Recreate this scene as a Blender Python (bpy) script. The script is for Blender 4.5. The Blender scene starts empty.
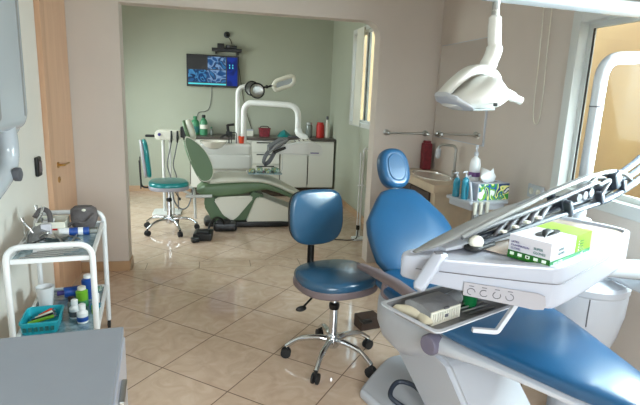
import bpy, bmesh, math, random
from mathutils import Vector, Matrix
random.seed(7)
PI = math.pi
SC = bpy.context.scene
COL = SC.collection
V = Vector

# ------------------------------------------------------------------ camera, world, light, exposure
CAM_H = 1.525
cam_d = bpy.data.cameras.new('camera'); cam = bpy.data.objects.new('camera', cam_d); COL.objects.link(cam)
cam_d.sensor_fit = 'HORIZONTAL'; cam_d.sensor_width = 36.0; cam_d.lens = 496.0 / 640.0 * 36.0
cam_d.clip_start = 0.02; cam_d.clip_end = 100
def cam_rows(p, r, y):
    f = V((math.sin(y)*math.cos(p), math.cos(y)*math.cos(p), -math.sin(p)))
    rt = V((math.cos(y), -math.sin(y), 0)); dn = f.cross(rt)
    c, s = math.cos(r), math.sin(r)
    return rt*c + dn*s, dn*c - rt*s, f
_rt, _dn, _fw = cam_rows(math.radians(12.23), math.radians(-2.333), math.radians(12.356))
cam.matrix_world = Matrix(((_rt.x, -_dn.x, -_fw.x, 0), (_rt.y, -_dn.y, -_fw.y, 0), (_rt.z, -_dn.z, -_fw.z, CAM_H), (0, 0, 0, 1)))
SC.camera = cam

world = bpy.data.worlds.new('world'); SC.world = world; world.use_nodes = True
_bg = world.node_tree.nodes['Background']
_bg.inputs[1].default_value = 3.2
_nt = world.node_tree; _tc = _nt.nodes.new('ShaderNodeTexCoord'); _sp = _nt.nodes.new('ShaderNodeSeparateXYZ'); _rp = _nt.nodes.new('ShaderNodeValToRGB')
_rp.color_ramp.elements[0].position = .47; _rp.color_ramp.elements[0].color = (.16, .15, .13, 1)      # ground below the horizon
_rp.color_ramp.elements[1].position = .53; _rp.color_ramp.elements[1].color = (.80, .89, 1.0, 1)      # overcast sky
_mp = _nt.nodes.new('ShaderNodeMapRange'); _mp.inputs['From Min'].default_value = -1.0
_nt.links.new(_tc.outputs['Generated'], _sp.inputs[0]); _nt.links.new(_sp.outputs[2], _mp.inputs['Value']); _nt.links.new(_mp.outputs[0], _rp.inputs[0]); _nt.links.new(_rp.outputs[0], _bg.inputs[0])

def area(name, loc, direction, sx, sy, power, color, spread=180):
    l = bpy.data.lights.new(name, 'AREA'); l.shape = 'RECTANGLE'; l.size = sx; l.size_y = sy
    l.energy = power; l.color = color; l.spread = math.radians(spread)
    o = bpy.data.objects.new(name, l); COL.objects.link(o); o.location = loc
    o.rotation_euler = V(direction).to_track_quat('-Z', 'Y').to_euler()
    return o
area('daylight_window_behind', (0.35, -1.72, 1.55), (0.0, 1, -0.75), 1.9, 1.25, 26, (0.96, 0.98, 1.0), 105)
area('daylight_window_right', (2.09, 1.6, 1.52), (-1, 0.2, -0.30), .65, .85, 42, (0.90, 0.95, 1.0), 140)
area('added_light_near_right', (2.02, 0.35, 1.5), (-1, 0.15, -0.7), 1.2, 1.0, 4, (0.90, 0.95, 1.0), 110)  # added light in an unseen window, for the delivery unit's right side
area('added_light_far_left', (-1.95, 6.1, 1.6), (1, 0.12, -0.35), 1.3, 1.2, 18, (0.90, 1.0, 0.95), 130)  # added greenish light at the unseen left side, brightening the far room

SC.view_settings.view_transform = 'Standard'; SC.view_settings.look = 'None'
SC.view_settings.gamma = 1.0; SC.view_settings.use_curve_mapping = False
SC.view_settings.exposure = 0.92

# ------------------------------------------------------------------ materials
def lin(c):
    return tuple(((x/255)/12.92 if x/255 <= .04045 else ((x/255+.055)/1.055)**2.4) for x in c)
def mat(name, rgb, rough=.5, metal=0.0, noise=0.0, nscale=6.0, bump=0.0, bscale=60.0, coat=0.0, emit=0.0, trans=0.0, spec=.5, rgb2=None):
    m = bpy.data.materials.new(name); m.use_nodes = True
    nt = m.node_tree; b = nt.nodes['Principled BSDF']
    c = lin(rgb)
    b.inputs['Base Color'].default_value = (*c, 1); b.inputs['Roughness'].default_value = rough
    b.inputs['Metallic'].default_value = metal; b.inputs['Coat Weight'].default_value = coat
    b.inputs['Coat Roughness'].default_value = .08
    b.inputs['Specular IOR Level'].default_value = spec
    b.inputs['Transmission Weight'].default_value = trans
    tc = nt.nodes.new('ShaderNodeTexCoord')
    if noise or rgb2:
        n = nt.nodes.new('ShaderNodeTexNoise'); n.inputs['Scale'].default_value = nscale; n.inputs['Detail'].default_value = 5
        nt.links.new(tc.outputs['Object'], n.inputs['Vector'])
        r = nt.nodes.new('ShaderNodeValToRGB')
        c2 = lin(rgb2) if rgb2 else tuple(x*(1-noise) for x in c)
        r.color_ramp.elements[0].position = .3; r.color_ramp.elements[0].color = (*c2, 1)
        r.color_ramp.elements[1].position = .7; r.color_ramp.elements[1].color = (*c, 1)
        nt.links.new(n.outputs['Fac'], r.inputs['Fac']); nt.links.new(r.outputs['Color'], b.inputs['Base Color'])
    if bump:
        n2 = nt.nodes.new('ShaderNodeTexNoise'); n2.inputs['Scale'].default_value = bscale
        nt.links.new(tc.outputs['Object'], n2.inputs['Vector'])
        bp = nt.nodes.new('ShaderNodeBump'); bp.inputs['Strength'].default_value = bump; bp.inputs['Distance'].default_value = .01
        nt.links.new(n2.outputs['Fac'], bp.inputs['Height']); nt.links.new(bp.outputs['Normal'], b.inputs['Normal'])
    if emit:
        b.inputs['Emission Color'].default_value = (*c, 1); b.inputs['Emission Strength'].default_value = emit
    return m
def glass_mat(name, tint=(235, 245, 245), gloss=1.0):
    m = bpy.data.materials.new(name); m.use_nodes = True; nt = m.node_tree; nt.nodes.clear()
    out = nt.nodes.new('ShaderNodeOutputMaterial'); mx = nt.nodes.new('ShaderNodeMixShader')
    t = nt.nodes.new('ShaderNodeBsdfTransparent'); t.inputs[0].default_value = (*lin(tint), 1)
    g = nt.nodes.new('ShaderNodeBsdfGlossy'); g.inputs['Roughness'].default_value = .03
    w = nt.nodes.new('ShaderNodeLayerWeight'); w.inputs[0].default_value = .5
    pw = nt.nodes.new('ShaderNodeMath'); pw.operation = 'POWER'; pw.inputs[1].default_value = 5; nt.links.new(w.outputs['Facing'], pw.inputs[0])
    f = nt.nodes.new('ShaderNodeMath'); f.operation = 'MULTIPLY_ADD'; f.inputs[1].default_value = .35*gloss; f.inputs[2].default_value = .02; nt.links.new(pw.outputs[0], f.inputs[0])
    nt.links.new(f.outputs[0], mx.inputs[0]); nt.links.new(t.outputs[0], mx.inputs[1]); nt.links.new(g.outputs[0], mx.inputs[2])
    nt.links.new(mx.outputs[0], out.inputs[0])
    return m
def wood_mat(name, a, b_, rough=.45, scale=(3, 3, .35)):
    m = mat(name, a, rough); nt = m.node_tree; b = nt.nodes['Principled BSDF']
    tc = nt.nodes.new('ShaderNodeTexCoord'); mp = nt.nodes.new('ShaderNodeMapping'); mp.inputs['Scale'].default_value = scale
    n = nt.nodes.new('ShaderNodeTexNoise'); n.inputs['Scale'].default_value = 7; n.inputs['Detail'].default_value = 6; n.inputs['Distortion'].default_value = .6
    r = nt.nodes.new('ShaderNodeValToRGB')
    r.color_ramp.elements[0].position = .3; r.color_ramp.elements[0].color = (*lin(b_), 1)
    r.color_ramp.elements[1].position = .7; r.color_ramp.elements[1].color = (*lin(a), 1)
    nt.links.new(tc.outputs['Object'], mp.inputs[0]); nt.links.new(mp.outputs[0], n.inputs['Vector'])
    nt.links.new(n.outputs['Fac'], r.inputs[0]); nt.links.new(r.outputs[0], b.inputs['Base Color'])
    return m
def tile_mat():
    m = bpy.data.materials.new('floor_tiles'); m.use_nodes = True; nt = m.node_tree; b = nt.nodes['Principled BSDF']; L = nt.links.new
    def N(t): return nt.nodes.new('ShaderNode'+t)
    def M(op, a, c=None, c2=None):
        n = N('Math'); n.operation = op
        for k, v in enumerate((a, c, c2)):
            if v is None: continue
            if isinstance(v, (int, float)): n.inputs[k].default_value = v
            else: L(v, n.inputs[k])
        return n.outputs[0]
    geo = N('NewGeometry'); sep = N('SeparateXYZ'); L(geo.outputs['Position'], sep.inputs[0])
    X, Y = sep.outputs[0], sep.outputs[1]
    T = .45; a = math.radians(38.93); s, c = math.sin(a), math.cos(a); ox, oy = -.3085*T, 9.4357*T
    far = M('GREATER_THAN', Y, 4.42)
    Xo = M('ADD', X, M('MULTIPLY', far, .21)); Yo = M('ADD', Y, M('MULTIPLY', far, .12))
    dx = M('DIVIDE', M('SUBTRACT', Xo, ox), T); dy = M('DIVIDE', M('SUBTRACT', Yo, oy), T)
    i = M('MULTIPLY', M('ADD', M('MULTIPLY', dx, s), M('MULTIPLY', dy, c)), -1.0)
    j = M('SUBTRACT', M('MULTIPLY', dx, c), M('MULTIPLY', dy, s))
    # a straight row of threshold tiles fills the wide opening
    th = M('MULTIPLY', M('GREATER_THAN', Y, 4.25), M('SUBTRACT', 1.0, far))
    ti = M('DIVIDE', M('ADD', X, .13), T); tj = M('DIVIDE', M('SUBTRACT', Y, 4.25), .17)
    def mixv(p, q):
        return M('ADD', M('MULTIPLY', p, M('SUBTRACT', 1.0, th)), M('MULTIPLY', q, th))
    i = mixv(i, ti); j = mixv(j, tj)
    def edge(v, scl):
        f = M('FRACT', v); return M('MULTIPLY', M('MINIMUM', f, M('SUBTRACT', 1.0, f)), scl)
    di = edge(i, T); dj = M('MULTIPLY', edge(j, 1.0), M('ADD', T, M('MULTIPLY', th, .17-T)))
    d = M('MINIMUM', di, dj)
    g = N('MapRange'); g.inputs['From Min'].default_value = .0015; g.inputs['From Max'].default_value = .0042; L(d, g.inputs['Value'])
    cell = N('CombineXYZ'); L(M('FLOOR', i), cell.inputs[0]); L(M('FLOOR', j), cell.inputs[1])
    wn = N('TexWhiteNoise'); wn.noise_dimensions = '3D'; L(cell.outputs[0], wn.inputs['Vector'])
    vadd = N('VectorMath'); vadd.operation = 'MULTIPLY_ADD'; L(wn.outputs['Color'], vadd.inputs[0]); vadd.inputs[1].default_value = (7, 7, 7); L(geo.outputs['Position'], vadd.inputs[2])
    n = N('TexNoise'); n.inputs['Scale'].default_value = 7; n.inputs['Detail'].default_value = 8; n.inputs['Distortion'].default_value = 1.6; L(vadd.outputs[0], n.inputs['Vector'])
    r = N('ValToRGB'); e = r.color_ramp.elements
    e[0].position = .2; e[0].color = (*lin((196, 168, 146)), 1); e[1].position = .8; e[1].color = (*lin((222, 200, 180)), 1)
    k = r.color_ramp.elements.new(.5); k.color = (*lin((210, 184, 162)), 1)
    L(n.outputs['Fac'], r.inputs[0])
    mx = N('Mix'); mx.data_type = 'RGBA'; mx.inputs[6].default_value = (*lin((96, 68, 46)), 1)
    L(r.outputs[0], mx.inputs[7]); L(g.outputs[0], mx.inputs[0]); L(mx.outputs[2], b.inputs['Base Color'])
    rr = N('MapRange'); rr.inputs['To Min'].default_value = .55; rr.inputs['To Max'].default_value = .07; L(g.outputs[0], rr.inputs['Value']); L(rr.outputs[0], b.inputs['Roughness'])
    b.inputs['Specular IOR Level'].default_value = .55
    bp = N('Bump'); bp.inputs['Strength'].default_value = .25; bp.inputs['Distance'].default_value = .002; L(g.outputs[0], bp.inputs['Height']); L(bp.outputs[0], b.inputs['Normal'])
    return m
def stripes_mat(name, cols, axis=0, scale=1.0):
    """hard colour bands along one object axis"""
    m = mat(name, cols[0], .5); nt = m.node_tree; b = nt.nodes['Principled BSDF']
    tc = nt.nodes.new('ShaderNodeTexCoord'); n = nt.nodes.new('ShaderNodeTexNoise'); n.inputs['Scale'].default_value = scale; n.inputs['Detail'].default_value = 1; n.inputs['Distortion'].default_value = 1.5
    r = nt.nodes.new('ShaderNodeValToRGB'); r.color_ramp.interpolation = 'CONSTANT'
    el = r.color_ramp.elements
    while len(el) < len(cols): el.new(.5)
    for k, c in enumerate(cols):
        el[k].position = .3 + .4*k/len(cols) if k else 0.0; el[k].color = (*lin(c), 1)
    nt.links.new(tc.outputs['Object'], n.inputs['Vector']); nt.links.new(n.outputs['Fac'], r.inputs[0]); nt.links.new(r.outputs[0], b.inputs['Base Color'])
    return m
def screen_mat(name, cols, scale, strength):
    m = stripes_mat(name, cols, 0, scale); nt = m.node_tree; b = nt.nodes['Principled BSDF']
    r = [n for n in nt.nodes if n.type == 'VALTORGB'][0]; r.color_ramp.interpolation = 'LINEAR'
    nt.links.new(r.outputs[0], b.inputs['Emission Color']); b.inputs['Emission Strength'].default_value = strength
    nt.links.remove(b.inputs['Base Color'].links[0]); b.inputs['Base Color'].default_value = (.005, .005, .008, 1); b.inputs['Roughness'].default_value = .6; b.inputs['Specular IOR Level'].default_value = .15
    return m

M_ = dict(
    wall=mat('wall_paint_beige', (208, 196, 186), .75, noise=.06, nscale=2.0, bump=.05, bscale=120),
    farwall=mat('wall_paint_cream', (173, 176, 159), .75, noise=.05, nscale=2.0, bump=.05, bscale=120),
    leftwall=mat('wall_paint_pale', (238, 233, 224), .7, noise=.06, nscale=2.0, bump=.05, bscale=120),
    jamb=mat('jamb_paint', (222, 218, 206), .6),
    ceiling=mat('ceiling_paint', (225, 222, 212), .8),
    floor=tile_mat(),
    basetile=mat('baseboard_tile', (196, 160, 124), .3, noise=.15, nscale=5),
    door=wood_mat('door_veneer', (222, 182, 150), (212, 170, 138), .4),
    doorframe=wood_mat('door_frame_wood', (212, 170, 138), (200, 156, 124), .4),
    brass=mat('brass', (190, 150, 85), .28, 1.0),
    chrome=mat('chrome', (215, 218, 222), .12, 1.0),
    steel=mat('brushed_steel', (175, 175, 172), .3, 1.0),
    white=mat('dimmed_white_enamel', (174, 178, 190), .28, coat=.4),  # white toned down in colour to stand in for shade on the delivery unit
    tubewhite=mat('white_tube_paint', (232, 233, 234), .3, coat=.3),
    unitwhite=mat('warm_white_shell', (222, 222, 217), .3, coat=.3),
    whitep=mat('white_plastic', (188, 191, 198), .38),
    cream=mat('cream_plastic', (222, 219, 204), .45),
    unitgrey=mat('pale_grey_plastic', (184, 190, 196), .22, coat=.5),
    panelgrey=mat('control_panel_grey', (160, 158, 164), .45),
    tan=mat('tray_mat_tan', (184, 166, 152), .2, coat=.3),
    grey=mat('grey_laminate', (136, 141, 150), .4, noise=.05, nscale=9),
    blue=mat('blue_vinyl', (24, 79, 118), .3, bump=.04, bscale=200, coat=.25, noise=.12, nscale=4),
    sblue=mat('steel_blue_vinyl', (42, 84, 114), .25, bump=.05, bscale=150, coat=.35, noise=.12, nscale=5),
    teal=mat('teal_vinyl', (0, 128, 128), .28, bump=.05, bscale=150, coat=.35),
    green=mat('sage_green_paint', (94, 118, 86), .45, noise=.08, nscale=6),
    cushion=mat('pale_vinyl', (206, 206, 190), .35, bump=.05),
    black=mat('black_plastic', (8, 8, 9), .35),
    rubber=mat('dark_rubber', (26, 26, 28), .65),
    dgrey=mat('slate_grey_plastic', (46, 53, 66), .45),
    hose=mat('grey_hose', (126, 126, 124), .35),
    hose2=mat('dim_grey_hose', (94, 96, 100), .4),
    mauve=mat('mauve_grey_plastic', (118, 104, 106), .5),
    puce=mat('grey_violet_plastic', (108, 103, 120), .45),
    worktop=mat('dark_worktop', (82, 74, 68), .35, noise=.2, nscale=20),
    cab=mat('cabinet_white', (226, 225, 216), .4),
    plinth=mat('plinth_brown', (70, 58, 48), .6),
    sinkstone=mat('sink_stone', (206, 186, 160), .35, noise=.12, nscale=14),
    ceramic=mat('sink_ceramic', (226, 220, 208), .15, coat=.5),
    brown=mat('dark_brown', (62, 44, 36), .6, noise=.2, nscale=8),
    mirror=mat('mirror_silver', (238, 238, 236), .02, 1.0),
    alu=mat('white_aluminium', (205, 206, 202), .4),
    glass=glass_mat('window_glass'),
    shelfglass=mat('blue_grey_shelf_glass', (150, 176, 186), .12, rgb2=(96, 124, 136), nscale=34, coat=.5),
    ochre=mat('ochre_render', (232, 190, 134), .9, rgb2=(194, 154, 114), nscale=1.1, bump=.1, bscale=30),  # darker ochre blotches stand in for shade on the outside wall
    pave=mat('yard_concrete', (150, 140, 125), .9, noise=.2, nscale=3),
    red=mat('red_plastic', (190, 34, 26), .4),
    dred=mat('dark_red_card', (140, 44, 54), .6, rgb2=(104, 30, 40), nscale=30),
    orange=mat('orange_red_plastic', (214, 66, 30), .4),
    gcloth=mat('grey_fabric', (104, 98, 98), .85, noise=.35, nscale=25, bump=.4, bscale=60),
    tealbottle=mat('teal_liquid_plastic', (40, 140, 165), .2, coat=.5),
    greenb=mat('green_plastic', (60, 130, 90), .35),
    gglass=mat('smoky_glass', (120, 126, 118), .15, coat=.5),
    turq=mat('turquoise_plastic', (40, 178, 196), .4),
    bluep=mat('blue_plastic', (26, 72, 150), .4),
    limep=mat('lime_plastic', (110, 170, 40), .4),
    limecard=mat('lime_card', (128, 172, 16), .5),
    gcard=mat('green_card', (20, 96, 26), .5),
    emerald=mat('emerald_card', (8, 128, 70), .5),
    wcard=mat('white_card', (204, 202, 210), .5),
    ink=mat('violet_ink', (70, 60, 130), .6), inkg=mat('teal_ink', (40, 110, 110), .6), inkw=mat('white_ink', (230, 245, 230), .6),
    inkgrey=mat('grey_ink', (92, 92, 98), .6), inkdark=mat('dark_ink', (24, 40, 24), .6),
    paper=mat('tissue_paper', (240, 240, 242), .8),
    purple=mat('purple_print', (120, 80, 140), .5),
    tissue=stripes_mat('tissue_box_print', [(240, 240, 240), (120, 180, 60), (30, 90, 170), (60, 160, 60), (240, 236, 150), (30, 60, 110), (240, 240, 240)], 0, 9),
    tissue2=mat('tissue_box_side', (206, 206, 214), .5, rgb2=(170, 172, 186), nscale=22),
    model=mat('plaster_cream', (206, 196, 172), .7, noise=.2, nscale=16),
    foil=mat('instrument_foil', (150, 150, 152), .45, .25, noise=.3, nscale=20, bump=.3, bscale=40),
    gbottle=mat('dark_green_plastic', (10, 96, 50), .35),
    packs=stripes_mat('coloured_packets', [(70, 150, 150), (200, 190, 110), (40, 90, 110), (190, 200, 190), (90, 160, 130)], 0, 24),
    curtain=mat('white_curtain', (220, 218, 205), .9),
    lens=mat('lamp_lens', (170, 178, 182), .12, coat=.6),
    skin=mat('flesh', (170, 120, 100), .7),
)

# ------------------------------------------------------------------ mesh builder
def rrect(w, h, r, n=5):
    pts = []
    for cx, cy, a0 in ((w/2-r, h/2-r, 0), (-w/2+r, h/2-r, PI/2), (-w/2+r, -h/2+r, PI), (w/2-r, -h/2+r, 1.5*PI)):
        for k in range(n+1):
            a = a0 + PI/2*k/n; pts.append((cx+r*math.cos(a), cy+r*math.sin(a)))
    return pts
def supere(a, b, p=2.5, n=32):
    out = []
    for k in range(n):
        t = 2*PI*k/n; c, s = math.cos(t), math.sin(t)
        out.append((a*math.copysign(abs(c)**(2/p), c), b*math.copysign(abs(s)**(2/p), s)))
    return out
def smooth_closed(pts, k=2):
    for _ in range(k):
        q = []
        for i in range(len(pts)):
            a, b = V(pts[i]), V(pts[(i+1) % len(pts)])
            q += [tuple(a*.75+b*.25), tuple(a*.25+b*.75)]
        pts = q
    return pts
def bez(pts, n=8):
    """Catmull-Rom through the points"""
    P = [V(p) for p in pts]; P = [P[0]*2-P[1]] + P + [P[-1]*2-P[-2]]; out = []
    for i in range(1, len(P)-2):
        for k in range(n):
            t = k/n
            out.append(.5*((2*P[i]) + (P[i+1]-P[i-1])*t + (2*P[i-1]-5*P[i]+4*P[i+1]-P[i+2])*t*t + (3*P[i]-P[i-1]-3*P[i+1]+P[i+2])*t**3))
    out.append(P[-2]); return out
def fillet(pts, r, n=6):
    """polyline with rounded corners"""
    P = [V(p) for p in pts]; out = [P[0]]
    for i in range(1, len(P)-1):
        a, b, c = P[i-1], P[i], P[i+1]
        rr = min(r, (a-b).length*.49, (c-b).length*.49)
        s = b+(a-b).normalized()*rr; e = b+(c-b).normalized()*rr
        for k in range(n+1):
            t = k/n; out.append(s*(1-t)**2 + b*2*t*(1-t) + e*t*t)
    out.append(P[-1]); return out
class MB:
    def __init__(self): self.bm = bmesh.new()
    def face(self, vs):
        try: return self.bm.faces.new(vs)
        except ValueError: return None
    def box(self, c, s, bev=0.0, rot=None, seg=2):
        m = Matrix.Translation(V(c)) @ (rot.to_4x4() if rot is not None else Matrix.Identity(4)) @ Matrix.Diagonal((*s, 1))
        g = bmesh.ops.create_cube(self.bm, size=1.0, matrix=m)
        if bev > 0:
            es = list({e for v in g['verts'] for e in v.link_edges})
            bmesh.ops.bevel(self.bm, geom=es, offset=min(bev, min(s)*.49), segments=seg, affect='EDGES', profile=.5)
        return self
    def bx(self, x0, x1, y0, y1, z0, z1, bev=0.0):
        return self.box(((x0+x1)/2, (y0+y1)/2, (z0+z1)/2), (abs(x1-x0), abs(y1-y0), abs(z1-z0)), bev)
    def loft(self, rings, cap=True, closed=False):
        R = [[self.bm.verts.new(V(p)) for p in r] for r in rings]; n = len(R[0])
        rng = range(len(R)) if closed else range(len(R)-1)
        for i in rng:
            a, b = R[i], R[(i+1) % len(R)]
            for k in range(n): self.face((a[k], a[(k+1) % n], b[(k+1) % n], b[k]))
        if cap and not closed: self.face(R[0][::-1]); self.face(R[-1])
        return self
    def rings(self, data, n=28, p=2.6):
        """data: (centre, half vector a, half vector b)"""
        o = []
        for c, a, b in data:
            o.append([V(c)+V(a)*x+V(b)*y for x, y in supere(1, 1, p, n)])
        return self.loft(o)
    def tube(self, pts, r, seg=12, rx=None):
        P = [V(p) for p in pts]; rr = r if isinstance(r, (list, tuple)) else [r]*len(P)
        t = (P[1]-P[0]).normalized(); u = t.orthogonal().normalized(); rings = []
        for i, p in enumerate(P):
            t2 = (P[min(i+1, len(P)-1)]-P[max(i-1, 0)]).normalized()
            if t2.length < .5: t2 = t
            q = t.rotation_difference(t2); u = (q @ u); u = (u-t2*u.dot(t2)).normalized(); w = t2.cross(u); t = t2
            rings.append([p+(u*math.cos(2*PI*k/seg)+w*math.sin(2*PI*k/seg))*rr[i] for k in range(seg)])
        return self.loft(rings)
    def rod(self, a, b, r, seg=14): return self.tube([a, b], r, seg)
    def cone(self, a, b, r0, r1, seg=20): return self.tube([a, b], [r0, r1], seg)
    def lathe(self, prof, c=(0, 0, 0), seg=28, axis=None, close=True):
        rot = V((0, 0, 1)).rotation_difference(V(axis).normalized()) if axis is not None else None
        rings = []
        for r, z in prof:
            ring = []
            for k in range(seg):
                p = V((r*math.cos(2*PI*k/seg), r*math.sin(2*PI*k/seg), z))
                ring.append(V(c)+(rot @ p if rot else p))
            rings.append(ring)
        return self.loft(rings, cap=close)
    def ball(self, c, s, seg=18):
        s = (s, s, s) if isinstance(s, (int, float)) else s
        bmesh.ops.create_uvsphere(self.bm, u_segments=seg, v_segments=max(8, seg*2//3), radius=1.0, matrix=Matrix.Translation(V(c)) @ Matrix.Diagonal((*s, 1)))
        return self
    def prism(self, poly, M=None, t=.1):
        """2D outline extruded along local z by t, then moved by M"""
        M = M or Matrix.Identity(4)
        a = [M @ V((x, y, 0)) for x, y in poly]; b = [M @ V((x, y, t)) for x, y in poly]
        return self.loft([a, b])
    def slab(self, poly, z0, z1, r=.01, M=None, n=4, dome=0.0, rb=None):
        """outline with rounded top and bottom edges, optional domed top"""
        M = M or Matrix.Identity(4); P = [V((x, y)) for x, y in poly]; N = len(P)
        ar = sum(P[i].x*P[(i+1) % N].y-P[(i+1) % N].x*P[i].y for i in range(N))
        sg = 1 if ar > 0 else -1; nrm = []
        for i in range(N):
            d = (P[(i+1) % N]-P[i-1]); d = V((d.y, -d.x))*sg; nrm.append(d.normalized() if d.length > 1e-9 else V((0, 0)))
        rb = r if rb is None else rb; rings = []
        def ring(ins, z): rings.append([M @ V((*(P[i]-nrm[i]*ins), z)) for i in range(N)])
        for k in range(n+1):
            a = PI/2*k/n; ring(rb*(1-math.sin(a)), z0+rb*(1-math.cos(a)))
        for k in range(n+1):
            a = PI/2*k/n; ring(r*(1-math.cos(a)), z1-r*(1-math.sin(a)))
        if dome:
            c = sum(P, V((0, 0)))/N
            for f in (.85, .65, .4, .2, .06):
                rings.append([M @ V((*(c+(P[i]-nrm[i]*r-c)*f), z1+dome*(1-f*f))) for i in range(N)])
        return self.loft(rings)
    def quad(self, pts):
        self.face([self.bm.verts.new(V(p)) for p in pts]); return self
    def xf(self, M): bmesh.ops.transform(self.bm, matrix=M, verts=self.bm.verts); return self
    def mesh(self, name, m, org=(0, 0, 0), smooth=38):
        bm = self.bm
        bmesh.ops.remove_doubles(bm, verts=bm.verts, dist=1e-6)
        bmesh.ops.recalc_face_normals(bm, faces=bm.faces)
        bmesh.ops.translate(bm, vec=-V(org), verts=bm.verts)
        for f in bm.faces: f.smooth = True
        for e in bm.edges:
            e.smooth = (len(e.link_faces) == 2 and e.calc_face_angle(0) < math.radians(smooth))
        me = bpy.data.meshes.new(name); bm.to_mesh(me); bm.free()
        if m is not None: me.materials.append(m)
        return me
def link(name, me):
    o = bpy.data.objects.new(name, me); COL.objects.link(o)
    if me is not None:
        w = o.modifiers.new('even_normals', 'WEIGHTED_NORMAL'); w.keep_sharp = True
    return o
def tag(o, label=None, cat=None, group=None):
    if label: o['label'] = label
    if cat: o['category'] = cat
    if group: o['group'] = group
    return o
class Thing:
    """an Empty at the base of a thing; parts are given in world space, or in its own space with local=True"""
    def __init__(self, name, label, cat, loc, rotz=0.0, group=None, local=False):
        self.o = link(name, None); self.o.location = loc; self.o.rotation_euler = (0, 0, rotz)
        self.loc = V(loc); self.local = local; tag(self.o, label, cat, group)
    def part(self, name, mb, m, parent=None, label=None, smooth=38):
        o = link(name, mb.mesh(name, M_[m] if isinstance(m, str) else m, (0, 0, 0) if self.local else self.loc, smooth))
        o.parent = parent or self.o
        if label: o['label'] = label
        return o
    def text(self, name, s, size, M, m, parent=None, sx=1.0):
        cu = bpy.data.curves.new(name, 'FONT'); cu.body = s; cu.size = size; cu.align_x = 'LEFT'; cu.extrude = .0003
        t = bpy.data.objects.new(name, cu); COL.objects.link(t); bpy.context.view_layer.update()
        me = bpy.data.meshes.new_from_object(t.evaluated_get(bpy.context.evaluated_depsgraph_get()))
        bpy.data.objects.remove(t); bpy.data.curves.remove(cu)
        me.transform((Matrix.Identity(4) if self.local else Matrix.Translation(-self.loc)) @ M @ Matrix.Diagonal((sx, 1, 1, 1)))
        me.materials.clear(); me.materials.append(M_[m]); me.name = name
        o = link(name, me); o.parent = parent or self.o; return o
def solo(name, mb, m, label, cat, loc, group=None, smooth=38):
    o = link(name, mb.mesh(name, M_[m] if isinstance(m, str) else m, loc, smooth)); o.location = loc
    return tag(o, label, cat, group)
def struct(name, mb, m, parent=None):
    o = link(name, mb.mesh(name, M_[m])); 
    if parent: o.parent = parent
    else: o['kind'] = 'structure'
    return o
def frame(o, x, y, z):
    """matrix from origin and three axes"""
    x, y, z = V(x).normalized(), V(y).normalized(), V(z).normalized()
    return Matrix(((x.x, y.x, z.x, o[0]), (x.y, y.y, z.y, o[1]), (x.z, y.z, z.z, o[2]), (0, 0, 0, 1)))
RZ = lambda a: Matrix.Rotation(a, 3, 'Z')

# ------------------------------------------------------------------ the setting
XL, XR, XF, YP, YP2, YB, HC = -1.10, 1.96, 1.80, 4.25, 4.40, 7.75, 2.75
struct('floor', MB().bx(-2.3, 2.15, -1.95, 7.95, -.06, 0), 'floor')
struct('ceiling', MB().bx(-2.3, 2.15, -1.95, 7.95, HC, HC+.08), 'ceiling')
struct('wall_left', MB().bx(XL-.15, XL, -1.95, YP2, 0, HC), 'leftwall')
# the partition with its wide opening, top right corner rounded
op = [(XL, 0), (-.706, 0), (-.706, 2.155)]
for k in range(7):
    a = PI/2 - PI/2*k/6; op.append((1.40-.13+.13*math.cos(a), 2.155-.13+.13*math.sin(a)))
op += [(1.40, 0), (XR+.15, 0), (XR+.15, HC), (XL, HC)]
struct('wall_middle', MB().prism(op, frame((0, YP2, 0), (1, 0, 0), (0, 0, 1), (0, -1, 0)), YP2-YP), 'wall')
struct('wall_back', MB().bx(-2.3, XF+.2, YB, YB+.15, 0, HC), 'farwall')
w = MB()
for y0, y1, z0, z1 in ((YP2, 5.45, 0, HC), (6.55, YB, 0, HC), (5.45, 6.55, 0, 1.15), (5.45, 6.55, 2.36, HC)): w.bx(XF, XF+.08, y0, y1, z0, z1)
struct('wall_back_right', w, 'farwall')
w = MB()
for y0, y1, z0, z1 in ((-1.95, -.3, 0, HC), (-.3, 1.0, 0, .95), (-.3, 1.0, 2.03, HC), (1.0, 1.2, 0, HC), (1.2, 2.55, 0, 1.0), (1.2, 2.55, 2.03, HC), (2.55, YP, 0, HC)): w.bx(XR, XR+.15, y0, y1, z0, z1)
struct('wall_right', w, 'wall')
w = MB()
for x0, x1, z0, z1 in ((XL, -.65, 0, HC), (1.35, XR, 0, HC), (-.65, 1.35, 0, .85), (-.65, 1.35, 2.2, HC)): w.bx(x0, x1, -1.95, -1.8, z0, z1)
struct('wall_front', w, 'wall')
w = MB()
for y0, y1, z0, z1 in ((YP2, 5.4, 0, HC), (6.8, YB, 0, HC), (5.4, 6.8, 0, .95), (5.4, 6.8, 2.25, HC)): w.bx(-2.3, -2.15, y0, y1, z0, z1)
struct('wall_back_left', w, 'farwall')
struct('baseboard_middle', MB().bx(XL+.0, -.70, YP-.014, YP, 0, .085, .003).bx(-.706, -.694, YP, YP2, 0, .085), 'basetile')
struct('baseboard_back', MB().bx(-2.15, -.02, YB-.014, YB, 0, .085, .003), 'basetile')
struct('baseboard_back_right', MB().bx(XF-.014, XF, YP2, YB-.02, 0, .085, .003), 'basetile')
struct('baseboard_left', MB().bx(XL, XL+.014, -1.7, 3.55, 0, .085, .003), 'basetile')
struct('baseboard_right', MB().bx(XR-.014, XR, -1.7, 3.3, 0, .085, .003), 'basetile')
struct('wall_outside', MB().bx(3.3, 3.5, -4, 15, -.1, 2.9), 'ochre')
struct('floor_outside', MB().bx(2.16, 3.3, -4, 15, -.16, -.06), 'pave')
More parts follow.
